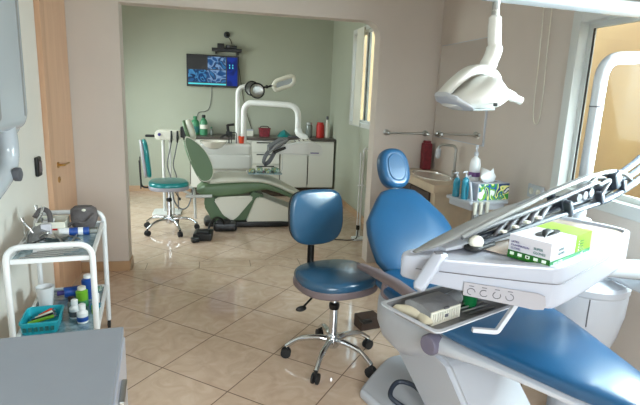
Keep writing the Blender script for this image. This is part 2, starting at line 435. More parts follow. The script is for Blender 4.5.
# door in the left wall
d = struct('door_1', MB().bx(XL-.01, XL+.02, 3.69, 4.235, 0, 2.45, .003), 'door')
f = MB().bx(XL, XL+.035, 3.60, 3.69, 0, 2.45, .004)
struct('door_frame', f, 'doorframe', d)
h = MB(); h.lathe([(.022, 0), (.022, .006)], (XL+.02, 3.80, .965), 16, (1, 0, 0)).tube(fillet([(XL+.025, 3.80, .965), (XL+.06, 3.80, .965), (XL+.06, 3.92, .965)], .02), .008)
struct('door_handle', h, 'brass', d)
struct('key_plate', MB().lathe([(.022, 0), (.022, .006), (.007, .007), (.007, .004)], (XL+.02, 3.80, .86), 16, (1, 0, 0)), 'brass', d)

def window(name, x, y0, y1, z0, z1, xo, bar=.055, mull=None, depth=.07):
    """aluminium sliding window in an X = const wall"""
    f = MB()
    f.bx(x-.012, x+depth, y0, y0+bar, z0, z1, .004).bx(x-.012, x+depth, y1-bar, y1, z0, z1, .004)
    f.bx(x-.012, x+depth, y0+bar, y1-bar, z0, z0+bar, .004).bx(x-.012, x+depth, y0+bar, y1-bar, z1-bar, z1, .004)
    o = struct(name, f, 'alu')
    m = (y0+y1)/2 if mull is None else mull
    for a, b, xx in ((y0+bar, m+.02, x+.02), (m-.02, y1-bar, x+.045)):
        s = MB(); q = .03
        s.bx(xx, xx+.022, a, a+q, z0+bar, z1-bar).bx(xx, xx+.022, b-q, b, z0+bar, z1-bar).bx(xx, xx+.022, a+q, b-q, z0+bar, z0+bar+q).bx(xx, xx+.022, a+q, b-q, z1-bar-q, z1-bar)
        so = struct('sash', s, 'alu', o)
        struct('gasket', MB().bx(xx+.007, xx+.015, a+q, a+q+.006, z0+bar+q, z1-bar-q).bx(xx+.007, xx+.015, b-q-.006, b-q, z0+bar+q, z1-bar-q), 'black', so)
        struct('glass_pane', MB().bx(xx+.009, xx+.013, a+q, b-q, z0+bar+q, z1-bar-q), 'glass', so)
    return o
window('window_1', XF, 5.45, 6.55, 1.15, 2.36, XF)
window('window_2', XR, 1.2, 2.55, 1.0, 2.03, XR, .065)
window('added_window_3', XR, -.3, 1.0, .95, 2.03, XR, .06)  # unseen window, added to hold the extra light from the near right
def window_y(name, y, x0, x1, z0, z1, bar=.06):
    f = MB(); f.bx(x0, x0+bar, y, y+.06, z0, z1).bx(x1-bar, x1, y, y+.06, z0, z1).bx(x0+bar, x1-bar, y, y+.06, z0, z0+bar).bx(x0+bar, x1-bar, y, y+.06, z1-bar, z1).bx((x0+x1)/2-.03, (x0+x1)/2+.03, y, y+.06, z0+bar, z1-bar)
    o = struct(name, f, 'alu'); struct('glass_pane', MB().bx(x0+bar, x1-bar, y+.028, y+.032, z0+bar, z1-bar), 'glass', o)
window_y('window_4', -1.88, -.65, 1.35, .85, 2.2)
f = MB(); f.bx(-2.22, -2.16, 5.4, 5.46, .95, 2.25).bx(-2.22, -2.16, 6.74, 6.8, .95, 2.25).bx(-2.22, -2.16, 5.46, 6.74, .95, 1.01).bx(-2.22, -2.16, 5.46, 6.74, 2.19, 2.25)
o5 = struct('added_window_5', f, 'alu'); struct('glass_pane', MB().bx(-2.195, -2.19, 5.46, 6.74, 1.01, 2.19), 'glass', o5)  # unseen window, added to go with the far room's left light

# ------------------------------------------------------------------ small fittings on the walls
t = Thing('light_switch', 'dark oblong switch on the pale left wall beside the door', 'switch', (XL, 3.42, 1.01))
t.part('plate', MB().box((XL+.012, 3.42, 1.01), (.024, .075, .125), .01), 'black')
t.part('rocker', MB().box((XL+.026, 3.42, 1.01), (.008, .04, .07), .003), 'mauve')
t = Thing('power_socket', 'white double wall socket below the right-hand window', 'socket', (XR, 2.68, .99))
t.part('plate', MB().box((XR-.006, 2.68, .99), (.012, .15, .085), .004), 'whitep')
for y in (2.645, 2.715): t.part('outlet', MB().lathe([(.021, 0), (.021, .004), (.017, .004), (.016, .001)], (XR-.012, y, .99), 16, (-1, 0, 0)), 'cream')
p = bez([(XR-.01, 2.835, 2.2), (XR-.012, 2.81, 1.8), (XR-.012, 2.80, 1.5), (XR-.012, 2.775, 1.41), (XR-.012, 2.735, 1.42), (XR-.012, 2.725, 1.55), (XR-.012, 2.74, 1.85), (XR-.01, 2.755, 2.2)], 8)
solo('blind_cord', MB().tube(p, .0028, 6), 'cream', 'thin white looped blind cord hanging on the wall left of the right window', 'cord', (XR-.01, 2.78, 1.4))
t = Thing('wall_mirror', 'frameless rectangular mirror on the right wall above the sink', 'mirror', (XR, 3.8, 1.21))
t.part('backing', MB().bx(XR-.009, XR, 3.352, 4.205, 1.198, 1.985), 'whitep')
t.part('mirror_glass', MB().bx(XR-.013, XR-.009, 3.362, 4.20, 1.206, 1.978), 'mirror')
t = Thing('towel_bar', 'chrome towel bar fixed to the wall between opening and mirror', 'towel bar', (1.70, YP, 1.22))
t.part('bar', MB().rod((1.505, YP-.055, 1.222), (1.885, YP-.055, 1.222), .009), 'steel')
for x in (1.51, 1.88):
    t.part('mount', MB().lathe([(.028, 0), (.028, .008), (.014, .014), (.012, .045), (.019, .05), (.019, .066), (.012, .072)], (x, YP, 1.222), 20, (0, -1, 0)), 'steel')

# ------------------------------------------------------------------ sink corner
t = Thing('sink_cabinet', 'beige stone sink counter with round basin in the corner below the mirror', 'sink', (1.79, 3.8, 0))
t.part('cabinet', MB().bx(1.64, XR-.004, 3.42, YP-.004, 0, .84), 'sinkstone')
t.part('door', MB().bx(1.622, 1.64, 3.5, 3.86, .1, .82, .004), 'brown', label='dark brown door')
t.part('door', MB().bx(1.622, 1.64, 3.87, 4.22, .1, .82, .004), 'brown', label='dark brown door')
ct = MB(); bc = (1.79, 3.83); N = 32
per = []
for k in range(N):
    a = 2*PI*k/N; dx, dy = math.cos(a), math.sin(a)
    s = min((XR-.004-bc[0])/dx if dx > 1e-6 else 9, (1.605-bc[0])/dx if dx < -1e-6 else 9, (YP-.004-bc[1])/dy if dy > 1e-6 else 9, (3.38-bc[1])/dy if dy < -1e-6 else 9)
    per.append((bc[0]+dx*s, bc[1]+dy*s))
inn = [(bc[0]+.135*math.cos(2*PI*k/N), bc[1]+.26*math.sin(2*PI*k/N)) for k in range(N)]
ct.loft([[(x, y, .84) for x, y in inn], [(x, y, .84) for x, y in per], [(x, y, .90) for x, y in per], [(x, y, .90) for x, y in inn]], closed=True)
t.part('countertop', ct, 'sinkstone')
bs = MB(); rr = []
for s, z in ((1.06, .9), (1.06, .907), (.99, .907), (.95, .87), (.8, .80), (.5, .765), (.1, .76)):
    rr.append([(bc[0]+.135*s*math.cos(2*PI*k/N), bc[1]+.26*s*math.sin(2*PI*k/N), z) for k in range(N)])
bs.loft(rr, cap=True); b = t.part('basin', bs, 'ceramic')
t.part('drain', MB().lathe([(.022, .762), (.022, .768), (.01, .766)], (bc[0], bc[1], 0), 16), 'steel', b)
t = Thing('gooseneck_tap', 'dull metal gooseneck tap arching over the corner sink basin', 'tap', (1.90, 3.66, .90))
t.part('spout', MB().tube(fillet([(1.90, 3.66, .9), (1.90, 3.66, 1.17), (1.80, 3.77, 1.17), (1.80, 3.77, 1.08)], .045, 8), .0105, 12), 'steel')
t.part('base', MB().lathe([(.028, .9), (.028, .915), (.018, .925), (.018, .97)], (1.90, 3.66, 0), 20), 'steel')
t.part('lever', MB().tube(fillet([(1.90, 3.645, .955), (1.88, 3.61, .962), (1.84, 3.57, .985)], .02), .007, 10), 'steel')
t.part('filter_nozzle', MB().lathe([(.016, 1.135), (.022, 1.12), (.022, 1.075), (.013, 1.055)], (1.80, 3.77, 0), 18), 'whitep', label='white nozzle')
t = Thing('wall_container', 'tall narrow dark red container standing at the wall behind the sink', 'container', (1.885, 4.195, .90))
t.part('body', MB().box((1.885, 4.19, 1.02), (.085, .07, .24), .012), 'dred')
t.part('cap', MB().box((1.885, 4.19, 1.15), (.06, .05, .024), .008), 'dred')

# ------------------------------------------------------------------ assistant table with tissue box and bottles
AX = V((.985, .17, 0)).normalized(); AY = V((-.17, .985, 0)).normalized(); AC = V((1.705, 2.945, .90))
ang = math.atan2(AX.y, AX.x)
t = Thing('assistant_table', 'white two tier assistant tray on a post between chair and wall', 'side table', (1.70, 2.95, 0))
Mt = Matrix.Translation((1.715, 2.95, 0)) @ Matrix.Rotation(ang, 4, 'Z')
tt = MB().slab(rrect(.31, .27, .02), .878, .90, .006).slab(rrect(.28, .24, .02), .84, .878, .006); tt.xf(Mt); t.part('tray', tt, 'whitep')
t.part('post', MB().rod((1.74, 2.97, .03), (1.74, 2.97, .84), .028, 18), 'whitep')
t.part('base', MB().slab(supere(.13, .13, 2, 28), 0, .03, .01, Matrix.Translation((1.74, 2.97, 0))), 'whitep')
t.part('drain_cup', MB().lathe([(.036, .74), (.042, .75), (.042, .80), (.034, .81), (.034, .842)], (1.70, 2.87, 0), 20), 'whitep')
for k, s in enumerate((-.125, -.08, -.03)):
    p0 = Mt @ V((s, -.143, .87)); p1 = Mt @ V((s, -.15, .66)); p2 = Mt @ V((s+.01, -.08, .35)); p3 = Mt @ V((.03, .0, .2))
    h = t.part('suction_hose', MB().tube(bez([p0, p1, p2, p3], 6), .009, 10), 'hose')
    t.part('hose_holder', MB().cone(Mt @ V((s, -.142, .90)), Mt @ V((s, -.145, .82)), .013, .010), 'cream', h)
t = Thing('tissue_box', 'tissue box with green, blue and white print on the assistant table', 'tissue box', Mt @ V((.035, -.055, .90)))
Mx = Mt @ Matrix.Translation((.035, -.055, .90))
b = MB().bx(-.125, .125, -.055, .055, 0, .112); b.xf(Mx); bo = t.part('carton', b, 'tissue2')
b = MB().bx(-.118, .1251, -.0562, -.0552, .004, .109); b.xf(Mx); t.part('printed_panel', b, 'tissue', bo, label='colourful printed panel')
b = MB().prism(supere(.07, .02, 2, 20), Matrix.Translation((0, 0, .1122)), .001); b.xf(Mx); t.part('slot', b, 'inkgrey', bo)
tv = [(-.05, -.012), (-.02, -.02), (.03, -.008), (.055, .01), (.01, .016), (-.03, .012)]
b = MB(); b.loft([[V((x, y, .111)) for x, y in tv], [V((x*1.5-.01, y*1.8, .145)) for x, y in tv], [V((x*1.2-.015+.012*(i % 2), y*2.2+.01, .17+.018*(i % 3))) for i, (x, y) in enumerate(tv)]]); b.xf(Mx)
t.part('tissue', b, 'paper', smooth=80)
def pump_bottle(label, loc, r, h, m, pump_m='whitep', side=(-1, 0, 0), lab=None):
    t = Thing('pump_bottle', label, 'bottle', loc); x, y, z = loc
    b = t.part('bottle', MB().lathe([(r*.92, z), (r, z+.006), (r, z+h*.62), (r*.8, z+h*.72), (r*.32, z+h*.77), (r*.32, z+h*.80)], (x, y, 0), 24), m)
    t.part('pump', MB().lathe([(r*.4, z+h*.79), (r*.4, z+h*.86), (r*.14, z+h*.87), (r*.14, z+h*.94), (r*.3, z+h*.945), (r*.26, z+h)], (x, y, 0), 16).tube([(x, y, z+h*.96), V((x, y, z+h*.965))+V(side)*r*.7, V((x, y, z+h*.93))+V(side)*r*1.1], .0045, 8), pump_m)
    if lab: t.part('label', MB().lathe([(r+.0006, z+h*.38), (r+.0012, z+h*.39), (r+.0012, z+h*.46), (r+.0006, z+h*.47)], (x, y, 0), 24, close=False), lab, b)
    return t
pump_bottle('tall white pump bottle with purple print behind the tissue box', Mt @ V((.02, .075, .90)), .037, .34, 'tubewhite', lab='purple', side=(-.6, -.8, 0))
pump_bottle('teal pump soap bottle on the left edge of the assistant table', Mt @ V((-.128, -.03, .90)), .023, .185, 'tealbottle')
pump_bottle('second teal soap bottle standing behind the front teal one', Mt @ V((-.132, .055, .90)), .023, .165, 'tealbottle')
t = Thing('syringe_handpiece', 'thin white curved handpiece in holder next to the teal soap bottles', 'handpiece', Mt @ V((-.115, -.09, .90)))
t.part('body', MB().tube(bez([Mt @ V((-.115, -.09, .90)), Mt @ V((-.125, -.085, .97)), Mt @ V((-.12, -.065, 1.01)), Mt @ V((-.08, .015, 1.03)), Mt @ V((-.045, .03, 1.04))], 6), .008, 10), 'whitep')

# ------------------------------------------------------------------ stools
def caster_base(t, R, z_hub, m='chrome', a0=0.3, wr=.025):
    for k in range(5):
        a = a0+2*PI*k/5; d = V((math.cos(a), math.sin(a), 0))
        lg = t.part('leg', MB().tube(bez([d*.02+V((0, 0, z_hub)), d*R*.35+V((0, 0, z_hub+.008)), d*R*.72+V((0, 0, z_hub-.008)), d*R+V((0, 0, wr*2+.012))], 5), [.019]*5+[.017]*5+[.014]*6, 12), m)
        s = V((-d.y, d.x, 0)); c = MB(); q = d*R
        for sg in (-1, 1): c.lathe([(wr*.5, -.008), (wr, -.006), (wr, .006), (wr*.5, .008)], q+s*.013*sg+V((0, 0, wr)), 18, s)
        c.box(q+V((0, 0, wr*1.5)), (.02, .02, wr*1.1), .004, RZ(a)).rod(q+V((0, 0, wr*1.6)), q+V((0, 0, wr*2+.022)), .008)
        t.part('caster', c, 'rubber', lg)
def stool(label, loc, face, m, seat_r, zs, back_w, back_h, zb, back_d, R, cat='stool', a0=.3, grey=False):
    t = Thing('rolling_stool', label, cat, loc, face, local=True)     # local -y is the front
    caster_base(t, R, .13, a0=a0, wr=.030)
    t.part('hub', MB().lathe([(.03, .085), (.04, .10), (.04, .155), (.03, .17)], (0, 0, 0), 20), 'chrome')
    t.part('column', MB().lathe([(.025, .1), (.025, zs-.20), (.019, zs-.2), (.019, zs-.06)], (0, 0, 0), 20), 'chrome')
    t.part('collar', MB().lathe([(.028, zs-.23), (.031, zs-.215), (.031, zs-.20), (.021, zs-.19)], (0, 0, 0), 20), 'black')
    t.part('lift_lever', MB().tube(fillet([(0, 0, zs-.075), (-.15, -.05, zs-.10), (-.24, -.08, zs-.15)], .03), .006, 8).ball((-.25, -.083, zs-.155), (.032, .014, .016), 12), 'black')
    t.part('seat_plate', MB().slab(rrect(.2, .2, .03), zs-.095, zs-.07, .004), 'black')
    sp = MB().slab(supere(seat_r, seat_r*.94, 2.5, 40), zs-.068, zs, .032, None, 5, .012)
    so = t.part('seat', sp, m)
    t.part('seat_edge', MB().slab(supere(seat_r+.003, seat_r*.94+.003, 2.5, 40), zs-.088, zs-.044, .012), 'panelgrey' if grey else 'mauve', so)
    t.part('back_bracket', MB().tube(fillet([(0, .06, zs-.07), (0, back_d+.05, zs-.07), (0, back_d+.06, zb-.02)], .05, 6), .010, 8).box((0, back_d+.055, (zs+zb)/2-.03), (.045, .012, zb-zs+.10), .004), 'black')
    Mb = frame((0, back_d, zb), (1, 0, 0), (0, .10, 1), (0, -1, .10))
    o = [(-.30, -.5), (.30, -.5), (.49, -.28), (.5, .1), (.47, .36), (.34, .48), (0, .5), (-.34, .48), (-.47, .36), (-.5, .1), (-.49, -.28)]
    o = smooth_closed([(x*back_w*1.02, y*back_h*1.03) for x, y in o], 3)
    bk = t.part('backrest', MB().slab(o, -.012, .035, .024, Mb, 5, .012), m)
    t.part('back_shell', MB().slab([(x*.98, y*.98) for x, y in o], -.034, -.010, .014, Mb), 'panelgrey' if grey else 'black', bk)
    return t
stool('steel blue vinyl stool on chrome five-star base in the foreground', (.675, 2.585, 0), math.radians(15), 'sblue', .23, .555, .35, .33, .805, .275, .272, a0=.12)
stool('teal vinyl stool on casters beyond the wide opening', (-.475, 5.49, 0), math.radians(100), 'teal', .22, .56, .33, .40, .80, .23, .29, a0=.9, grey=True)

# ------------------------------------------------------------------ near dental chair (blue)
t = Thing('dental_chair', 'blue vinyl reclined dental chair with white shell in the near room', 'dental chair', (1.10, 2.20, 0), math.radians(10), local=True)
t.part('base_plate', MB().slab(smooth_closed([(-.37, .03), (-.36, .07), (-.10, .28), (-.02, .31), (.25, .30), (.32, -.1), (.30, -1.0), (-.24, -1.0), (-.28, -.4)], 2), 0, .055, .02), 'whitep')
lk = MB()
for x0, x1 in ((-.20, .13),):
    prof = [(.16, .40), (-.22, .44), (-.40, .42), (-.86, .05), (-.40, .05), (.02, .30)]
    lk.prism(prof, frame((x0, 0, 0), (0, 1, 0), (0, 0, 1), (1, 0, 0)), x1-x0)
bmesh.ops.bevel(lk.bm, geom=list(lk.bm.edges), offset=.02, segments=3, affect='EDGES')
lo = t.part('lift_arm', lk, 'whitep')
sh = MB(); data = []
for y, hw, zt, zb in ((.16, .09, .56, .50), (.145, .16, .585, .45), (.10, .215, .60, .40), (.03, .255, .61, .37), (-.06, .282, .615, .345), (-.20, .29, .62, .345), (-.32, .29, .625, .41), (-.42, .295, .628, .49), (-.55, .29, .63, .54), (-.70, .255, .63, .575), (-.85, .20, .622, .578), (-1.0, .15, .612, .578), (-1.16, .08, .60, .58)):
    data.append(((-.055*min(1, max(0, (1.05+y)/.5)), y, (zt+zb)/2), (hw, 0, 0), (0, 0, (zt-zb)/2)))
so = t.part('seat_shell', sh.rings(data, 32, 3.2), 'whitep')
t.part('adjusting_knob', MB().lathe([(.035, 0), (.042, .006), (.042, .05), (.036, .058)], (-.318, -.475, .58), 20, (-1, -.25, 0)), 'puce', so, label='grey violet knob')
sp = MB(); data = []
for y, hw, zt, th in ((.14, .10, .655, .05), (.12, .19, .668, .065), (.05, .265, .672, .075), (-.12, .29, .672, .08), (-.30, .295, .685, .08), (-.48, .296, .698, .08), (-.58, .283, .697, .08), (-.70, .248, .69, .08), (-.84, .200, .682, .08), (-.97, .155, .674, .078), (-1.07, .115, .668, .07), (-1.14, .08, .66, .055), (-1.165, .045, .65, .035)):
    data.append(((-.055*min(1, max(0, (1.05+y)/.5)), y, zt-th/2), (hw, 0, 0), (0, 0, th/2)))
t.part('seat_and_leg_pad', sp.rings(data, 36, 3.0), 'blue')
# backrest: goes up and back from the seat
b0 = V((.0, .10, .60)); b1 = V((.02, .47, 1.0)); bd = (b1-b0).normalized(); bn = V((0, -bd.z, bd.y)); L = (b1-b0).length
def bring(f, hw, th, lift=0.0, dx=0.0): return (b0+bd*L*f+bn*lift+V((dx, 0, 0)), (hw, 0, 0), bn*th)
bk = MB().rings([bring(-.04, .11, .02), bring(0.0, .17, .036), bring(.08, .205, .045), bring(.22, .25, .05), bring(.38, .266, .052, 0, .006), bring(.52, .268, .05, 0, .006), bring(.66, .248, .048), bring(.80, .195, .045), bring(.91, .150, .04), bring(.98, .115, .03), bring(1.015, .06, .012)], 32, 2.8)
bo = t.part('backrest', bk, 'blue')
t.part('back_shell', MB().rings([bring(0, .14, .012, -.05), bring(.1, .19, .02, -.055), bring(.4, .22, .024, -.06), bring(.7, .17, .022, -.055), bring(.95, .10, .012, -.045)], 28, 2.6), 'whitep', bo)
t.part('hinge_cover', MB().rod((-.20, .13, .56), (.20, .13, .56), .065, 20), 'whitep')
hc = V((.03, .545, 1.118)); hd = V((0, .42, .9)).normalized(); hn = V((0, -hd.z, hd.y))
Mh = frame(hc, (1, 0, 0), hd, hn)
ho = t.part('headrest', MB().slab(supere(.098, .122, 2.5, 36), -.045, .04, .034, Mh, 6, -.006), 'blue')
t.part('headrest_inset', MB().slab(supere(.058, .082, 2.3, 28), .028, .043, .007, Mh, 4), 'blue', ho)
t.part('headrest_bar', MB().box(b1+bd*.02-bn*.02, (.05, .02, .2), .006, Matrix.Rotation(-.65, 3, 'X')), 'steel', ho)
def arm(sx):
    return MB().rings([((sx*.33, .22, .665), (.010, 0, 0), (0, 0, .008)), ((sx*.328, .20, .668), (.022, 0, 0), (0, 0, .014)), ((sx*.325, .05, .685), (.028, 0, 0), (0, 0, .02)), ((sx*.325, -.15, .70), (.028, 0, 0), (0, 0, .022)), ((sx*.325, -.30, .70), (.026, 0, 0), (0, 0, .02)), ((sx*.325, -.33, .70), (.012, 0, 0), (0, 0, .01))], 20, 2.6).tube(fillet([(sx*.325, -.06, .69), (sx*.325, -.04, .60), (sx*.20, -.04, .56)], .03), .016, 12)
t.part('armrest', arm(-1), 'mauve', label='mauve grey armrest')
t = Thing('foot_control', 'dark brown box lying on the floor under the blue chair back', 'foot control', (1.0, 2.97, 0))
t.part('body', MB().box((1.01, 2.97, .045), (.15, .11, .09), .01, RZ(.2)), 'brown')
t.part('pedal', MB().box((.98, 2.905, .075), (.07, .06, .02), .006, RZ(.2)), 'black')
p = bez([(.86, 1.93, .05), (.80, 1.99, .085), (.86, 2.06, .11), (.93, 2.02, .11), (.98, 1.92, .075), (1.0, 1.80, .06)], 8)
solo('drain_hose', MB().tube([V(q)+V((.03, .03, .03)) for q in p], .012, 10), 'dgrey', 'dark curved hose looping over the white base of the blue chair', 'hose', (.9, 2.0, .06))

# ------------------------------------------------------------------ cuspidor column, lamp and delivery unit beside the near chair
t = Thing('cuspidor_column', 'white rounded cuspidor drum against the right wall behind the blue leg pad', 'cuspidor', (1.70, 1.86, 0))
t.part('drum', MB().lathe([(.10, 0), (.10, .34), (.115, .40), (.145, .50), (.162, .60), (.165, .69), (.155, .71)], (1.70, 1.86, 0), 40), 'whitep')
t.part('lid', MB().lathe([(.16, .70), (.168, .71), (.168, .735), (.155, .748), (.02, .755)], (1.70, 1.86, 0), 40), 'whitep')
t.part('panel_seam', MB().tube([(1.60, 1.729, .70), (1.60, 1.730, .62), (1.606, 1.735, .57)], .003, 6), 'inkgrey')
t.part('lamp_socket', MB().lathe([(.05, .74), (.05, .90), (.045, .92), (.045, .985), (.058, .99), (.058, 1.02), (.05, 1.035), (.03, 1.04)], (1.59, 1.86, 0), 24), 'whitep')

t = Thing('operating_lamp', 'white operating lamp on a bent pole above the blue chair', 'lamp', (1.59, 1.86, 1.04))
po = t.part('pole', MB().tube(fillet([(1.59, 1.86, 1.03), (1.602, 1.87, 1.722), (1.88, 1.90, 1.742), (1.89, 1.90, 1.95)], .09, 8), .027, 20), 'unitgrey')
t.part('pole_ring', MB().lathe([(.029, 0), (.029, .006)], (1.598, 1.866, 1.52), 20), 'inkgrey', po)
t.part('spring_arm', MB().rings([((1.10, 1.97, 1.955), (0, .06, 0), (0, 0, .022)), ((1.90, 1.90, 1.928), (0, .06, 0), (0, 0, .026))], 24, 4), 'unitgrey')
t.part('arm_joint', MB().lathe([(.05, 1.87), (.055, 1.88), (.055, 1.97), (.045, 1.98)], (1.885, 1.91, 0), 24), 'unitgrey')
t.part('swivel', MB().rod((1.155, 2.0, 1.935), (1.155, 2.0, 1.88), .016), 'steel')
nk = MB().tube(bez([(1.155, 2.0, 1.90), (1.158, 2.0, 1.85), (1.163, 2.0, 1.79), (1.168, 2.0, 1.74), (1.15, 2.0, 1.685), (1.138, 2.0, 1.65)], 5), [.016]*3+[.026]*3+[.028]*8+[.034]*6+[.036]*6, 18)
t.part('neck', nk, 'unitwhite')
# arched yoke over the head
LS = Matrix.Translation((1.14, 1.96, 1.6)) @ Matrix.Diagonal((.94, 1, 1, 1)) @ Matrix.Translation((-1.158, -1.96, -1.6))
y1 = bez([(.945, 1.98, 1.545), (1.0, 1.98, 1.60), (1.07, 1.985, 1.648), (1.14, 1.99, 1.655), (1.20, 2.0, 1.63), (1.215, 2.0, 1.58), (1.185, 2.0, 1.545)], 6)
yk = MB(); n = len(y1); rg = []
for i, q in enumerate(y1):
    t2 = (y1[min(i+1, n-1)]-y1[max(i-1, 0)]).normalized(); up = V((0, 1, 0)).cross(t2)*-1
    k = i/(n-1); rg.append((q, V((0, .052-.02*k, 0)), up*(.016+.006*math.sin(PI*k))))
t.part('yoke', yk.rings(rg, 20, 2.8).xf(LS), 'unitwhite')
hd_ = MB().rings([((.948, 1.96, 1.535), (0, .03, 0), (.004, 0, .012)), ((.975, 1.955, 1.525), (0, .085, 0), (.012, 0, .028)), ((1.03, 1.95, 1.538), (0, .125, 0), (.012, 0, .052)), ((1.10, 1.95, 1.558), (0, .135, 0), (.005, 0, .073)), ((1.155, 1.95, 1.565), (0, .125, 0), (-.01, 0, .066)), ((1.195, 1.955, 1.568), (0, .09, 0), (-.02, 0, .044)), ((1.212, 1.96, 1.568), (0, .04, 0), (-.01, 0, .016))], 28, 2.4)
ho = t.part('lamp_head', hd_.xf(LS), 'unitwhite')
t.part('visor', MB().rings([((.925, 1.955, 1.548), (0, .06, 0), (.004, 0, .010)), ((.95, 1.95, 1.53), (0, .10, 0), (.004, 0, .016)), ((1.02, 1.945, 1.497), (0, .115, 0), (0, 0, .011)), ((1.03, 1.945, 1.494), (0, .10, 0), (0, 0, .005))], 24, 3).xf(LS), 'whitep', ho)
t.part('lens', MB().rings([((1.03, 1.95, 1.491), (0, .10, 0), (0, 0, .006)), ((1.13, 1.95, 1.496), (0, .10, 0), (0, 0, .006))], 24, 4).xf(LS), 'lens', ho)
t.part('lamp_switch', MB().box((1.112, 1.823, 1.515), (.018, .008, .014), .002).xf(LS), 'black', ho)
t.part('side_handle', MB().tube(bez([(1.19, 1.97, 1.57), (1.235, 1.965, 1.567), (1.285, 1.96, 1.548), (1.325, 1.955, 1.533)], 5), [.028]*5+[.022]*6+[.017]*5, 16).xf(LS), 'unitwhite')

UX = V((.55, .34, 0)).normalized(); UY = V((-UX.y, UX.x, 0)); UF = V((.935, 1.13, 0))
UA = math.atan2(UX.y, UX.x)
MU = Matrix.Translation(UF) @ Matrix.Rotation(UA, 4, 'Z')      # x along the long edge to the right, y to the back, origin at the front corner
t = Thing('delivery_unit', 'white instrument delivery unit with control panel over the blue chair', 'delivery unit', (1.72, 1.80, .75))
out = [(0.0, .04), (.04, 0.0), (.67, 0.0), (.725, .03), (.74, .16), (.725, .29), (.68, .315), (.02, .325), (-.10, .36), (-.185, .395), (-.222, .38), (-.21, .335)]
def uz(x, y): return max(0.0, min(1.0, (-x-.0)/.26))
def sm(poly, k=2): return smooth_closed(poly, k)
OU = sm(out, 2)
def uring(ins, ztop, nose):
    c = V((.22, .21)); o = []
    for x, y in OU:
        p = V((x, y)); dv = (c-p).normalized() if (c-p).length > 1e-6 else V((0, 0))
        p = p+dv*ins; o.append(MU @ V((p.x, p.y, ztop+nose*uz(x, y))))
    return o
ub = MB(); ub.loft([uring(.05, .948, .06), uring(.02, .944, .06), uring(.006, .950, .056), uring(0, .962, .05), uring(0, 1.066, -.008), uring(.004, 1.074, -.008), uring(.012, 1.077, -.008), uring(.030, 1.077, -.008), uring(.036, 1.067, -.008), uring(.10, 1.066, -.008)])
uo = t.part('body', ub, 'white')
mt = MB().slab(rrect(.65, .262, .03), 1.0665, 1.0685, .001, MU @ Matrix.Translation((.365, .158, 0))); t.part('tray_mat', mt, 'tan', uo, label='glossy tan tray surface')
t.part('body_seam', MB().tube([MU @ V(p) for p in ((-.211, .33, 1.035), (-.11, .18, 1.032), (-.012, .037, 1.031), (.012, .008, 1.031), (.04, -.0015, 1.031), (.60, -.0015, 1.031))], .0014, 5), 'inkgrey', uo)
# control panel on the short front-left face
FD = (V((0.0, .04, 0))-V((-.21, .335, 0))); fl = FD.length; FD.normalize(); FN = V((FD.y, -FD.x, 0))
if FN.dot(V((-1, -1, 0))) < 0: FN = -FN
fx = (MU.to_3x3() @ FD); fn = (MU.to_3x3() @ FN)
po_ = MU @ V((-.21+FD.x*fl*.40, .335+FD.y*fl*.40, .966))+fn*.004
Mp = frame(po_, fx + V((0, 0, -.05)), V((0, 0, 1)), fn)
cp = t.part('control_panel', MB().prism([(0, .004), (.20, -.008), (.225, -.004), (.23, .01), (.225, .036), (.205, .042), (0, .044)], Mp, .003), 'panelgrey', uo)
for k in range(4):
    g = MB(); x = .022+.036*k
    g.tube([Mp @ V((x+.011*math.cos(a*.6+k), .018+.010*math.sin(a*.6+k), .0036)) for a in range(0, 9)], .0012, 5)
    g.box(Mp @ V((x, .035, .0034)), (.014, .002, .001), 0, Mp.to_3x3())
    t.part('button_symbol', g, 'inkgrey', cp)
# handle at the nose
hA, hB = V((.634, 1.262, 1.088)), V((.556, 1.218, 1.004))
hv = (hB-hA).normalized(); hs = V((0.62, -.62, -.25)); hs = (hs-hv*hs.dot(hv)).normalized(); hz = hv.cross(hs)
hm = MB().rings([(hA-hv*.004, hs*.010, hz*.008), (hA+hv*.006, hs*.017, hz*.014), (hA+hv*.05, hs*.019, hz*.016), (hB-hv*.01, hs*.019, hz*.017), (hB, hs*.012, hz*.010)], 20, 3)
hm.rod(hA+hv*.02, hA+hv*.02+V((.05, .05, -.005)), .012).rod(hB-hv*.035, hB-hv*.035+V((.06, .05, .01)), .011)
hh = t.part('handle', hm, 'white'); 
t.part('display', MB().box(hA+V((0, 0, .012))+hv*.006, (.022, .018, .006), .002, RZ(UA-.6)), 'inkgrey', hh)
# supporting arm to the column
ar = MB().rings([(MU @ V((.30, .20, .945)), (0, .07, 0), (0, 0, .022)), (MU @ V((.50, .20, .935)), (-.03, .06, 0), (0, 0, .028)), ((1.62, 1.56, .90), (-.03, .06, 0), (0, 0, .035)), ((1.76, 1.60, .88), (-.03, .05, 0), (0, 0, .035)), ((1.80, 1.61, .875), (-.02, .03, 0), (0, 0, .02))], 24, 3)
t.part('support_arm', ar, 'unitgrey')
t.part('elbow', MB().tube(fillet([(1.755, 1.60, .90), (1.755, 1.60, .80), (1.755, 1.82, .80), (1.755, 1.84, .757)], .06, 6), .036, 18), 'unitgrey')
# tray bracket under the unit
t.part('tray_bracket', MB().tube(fillet([(.862, 1.20, .955), (.809, 1.20, .868), (.735, 1.21, .874)], .008, 3), .009, 4), 'whitep')
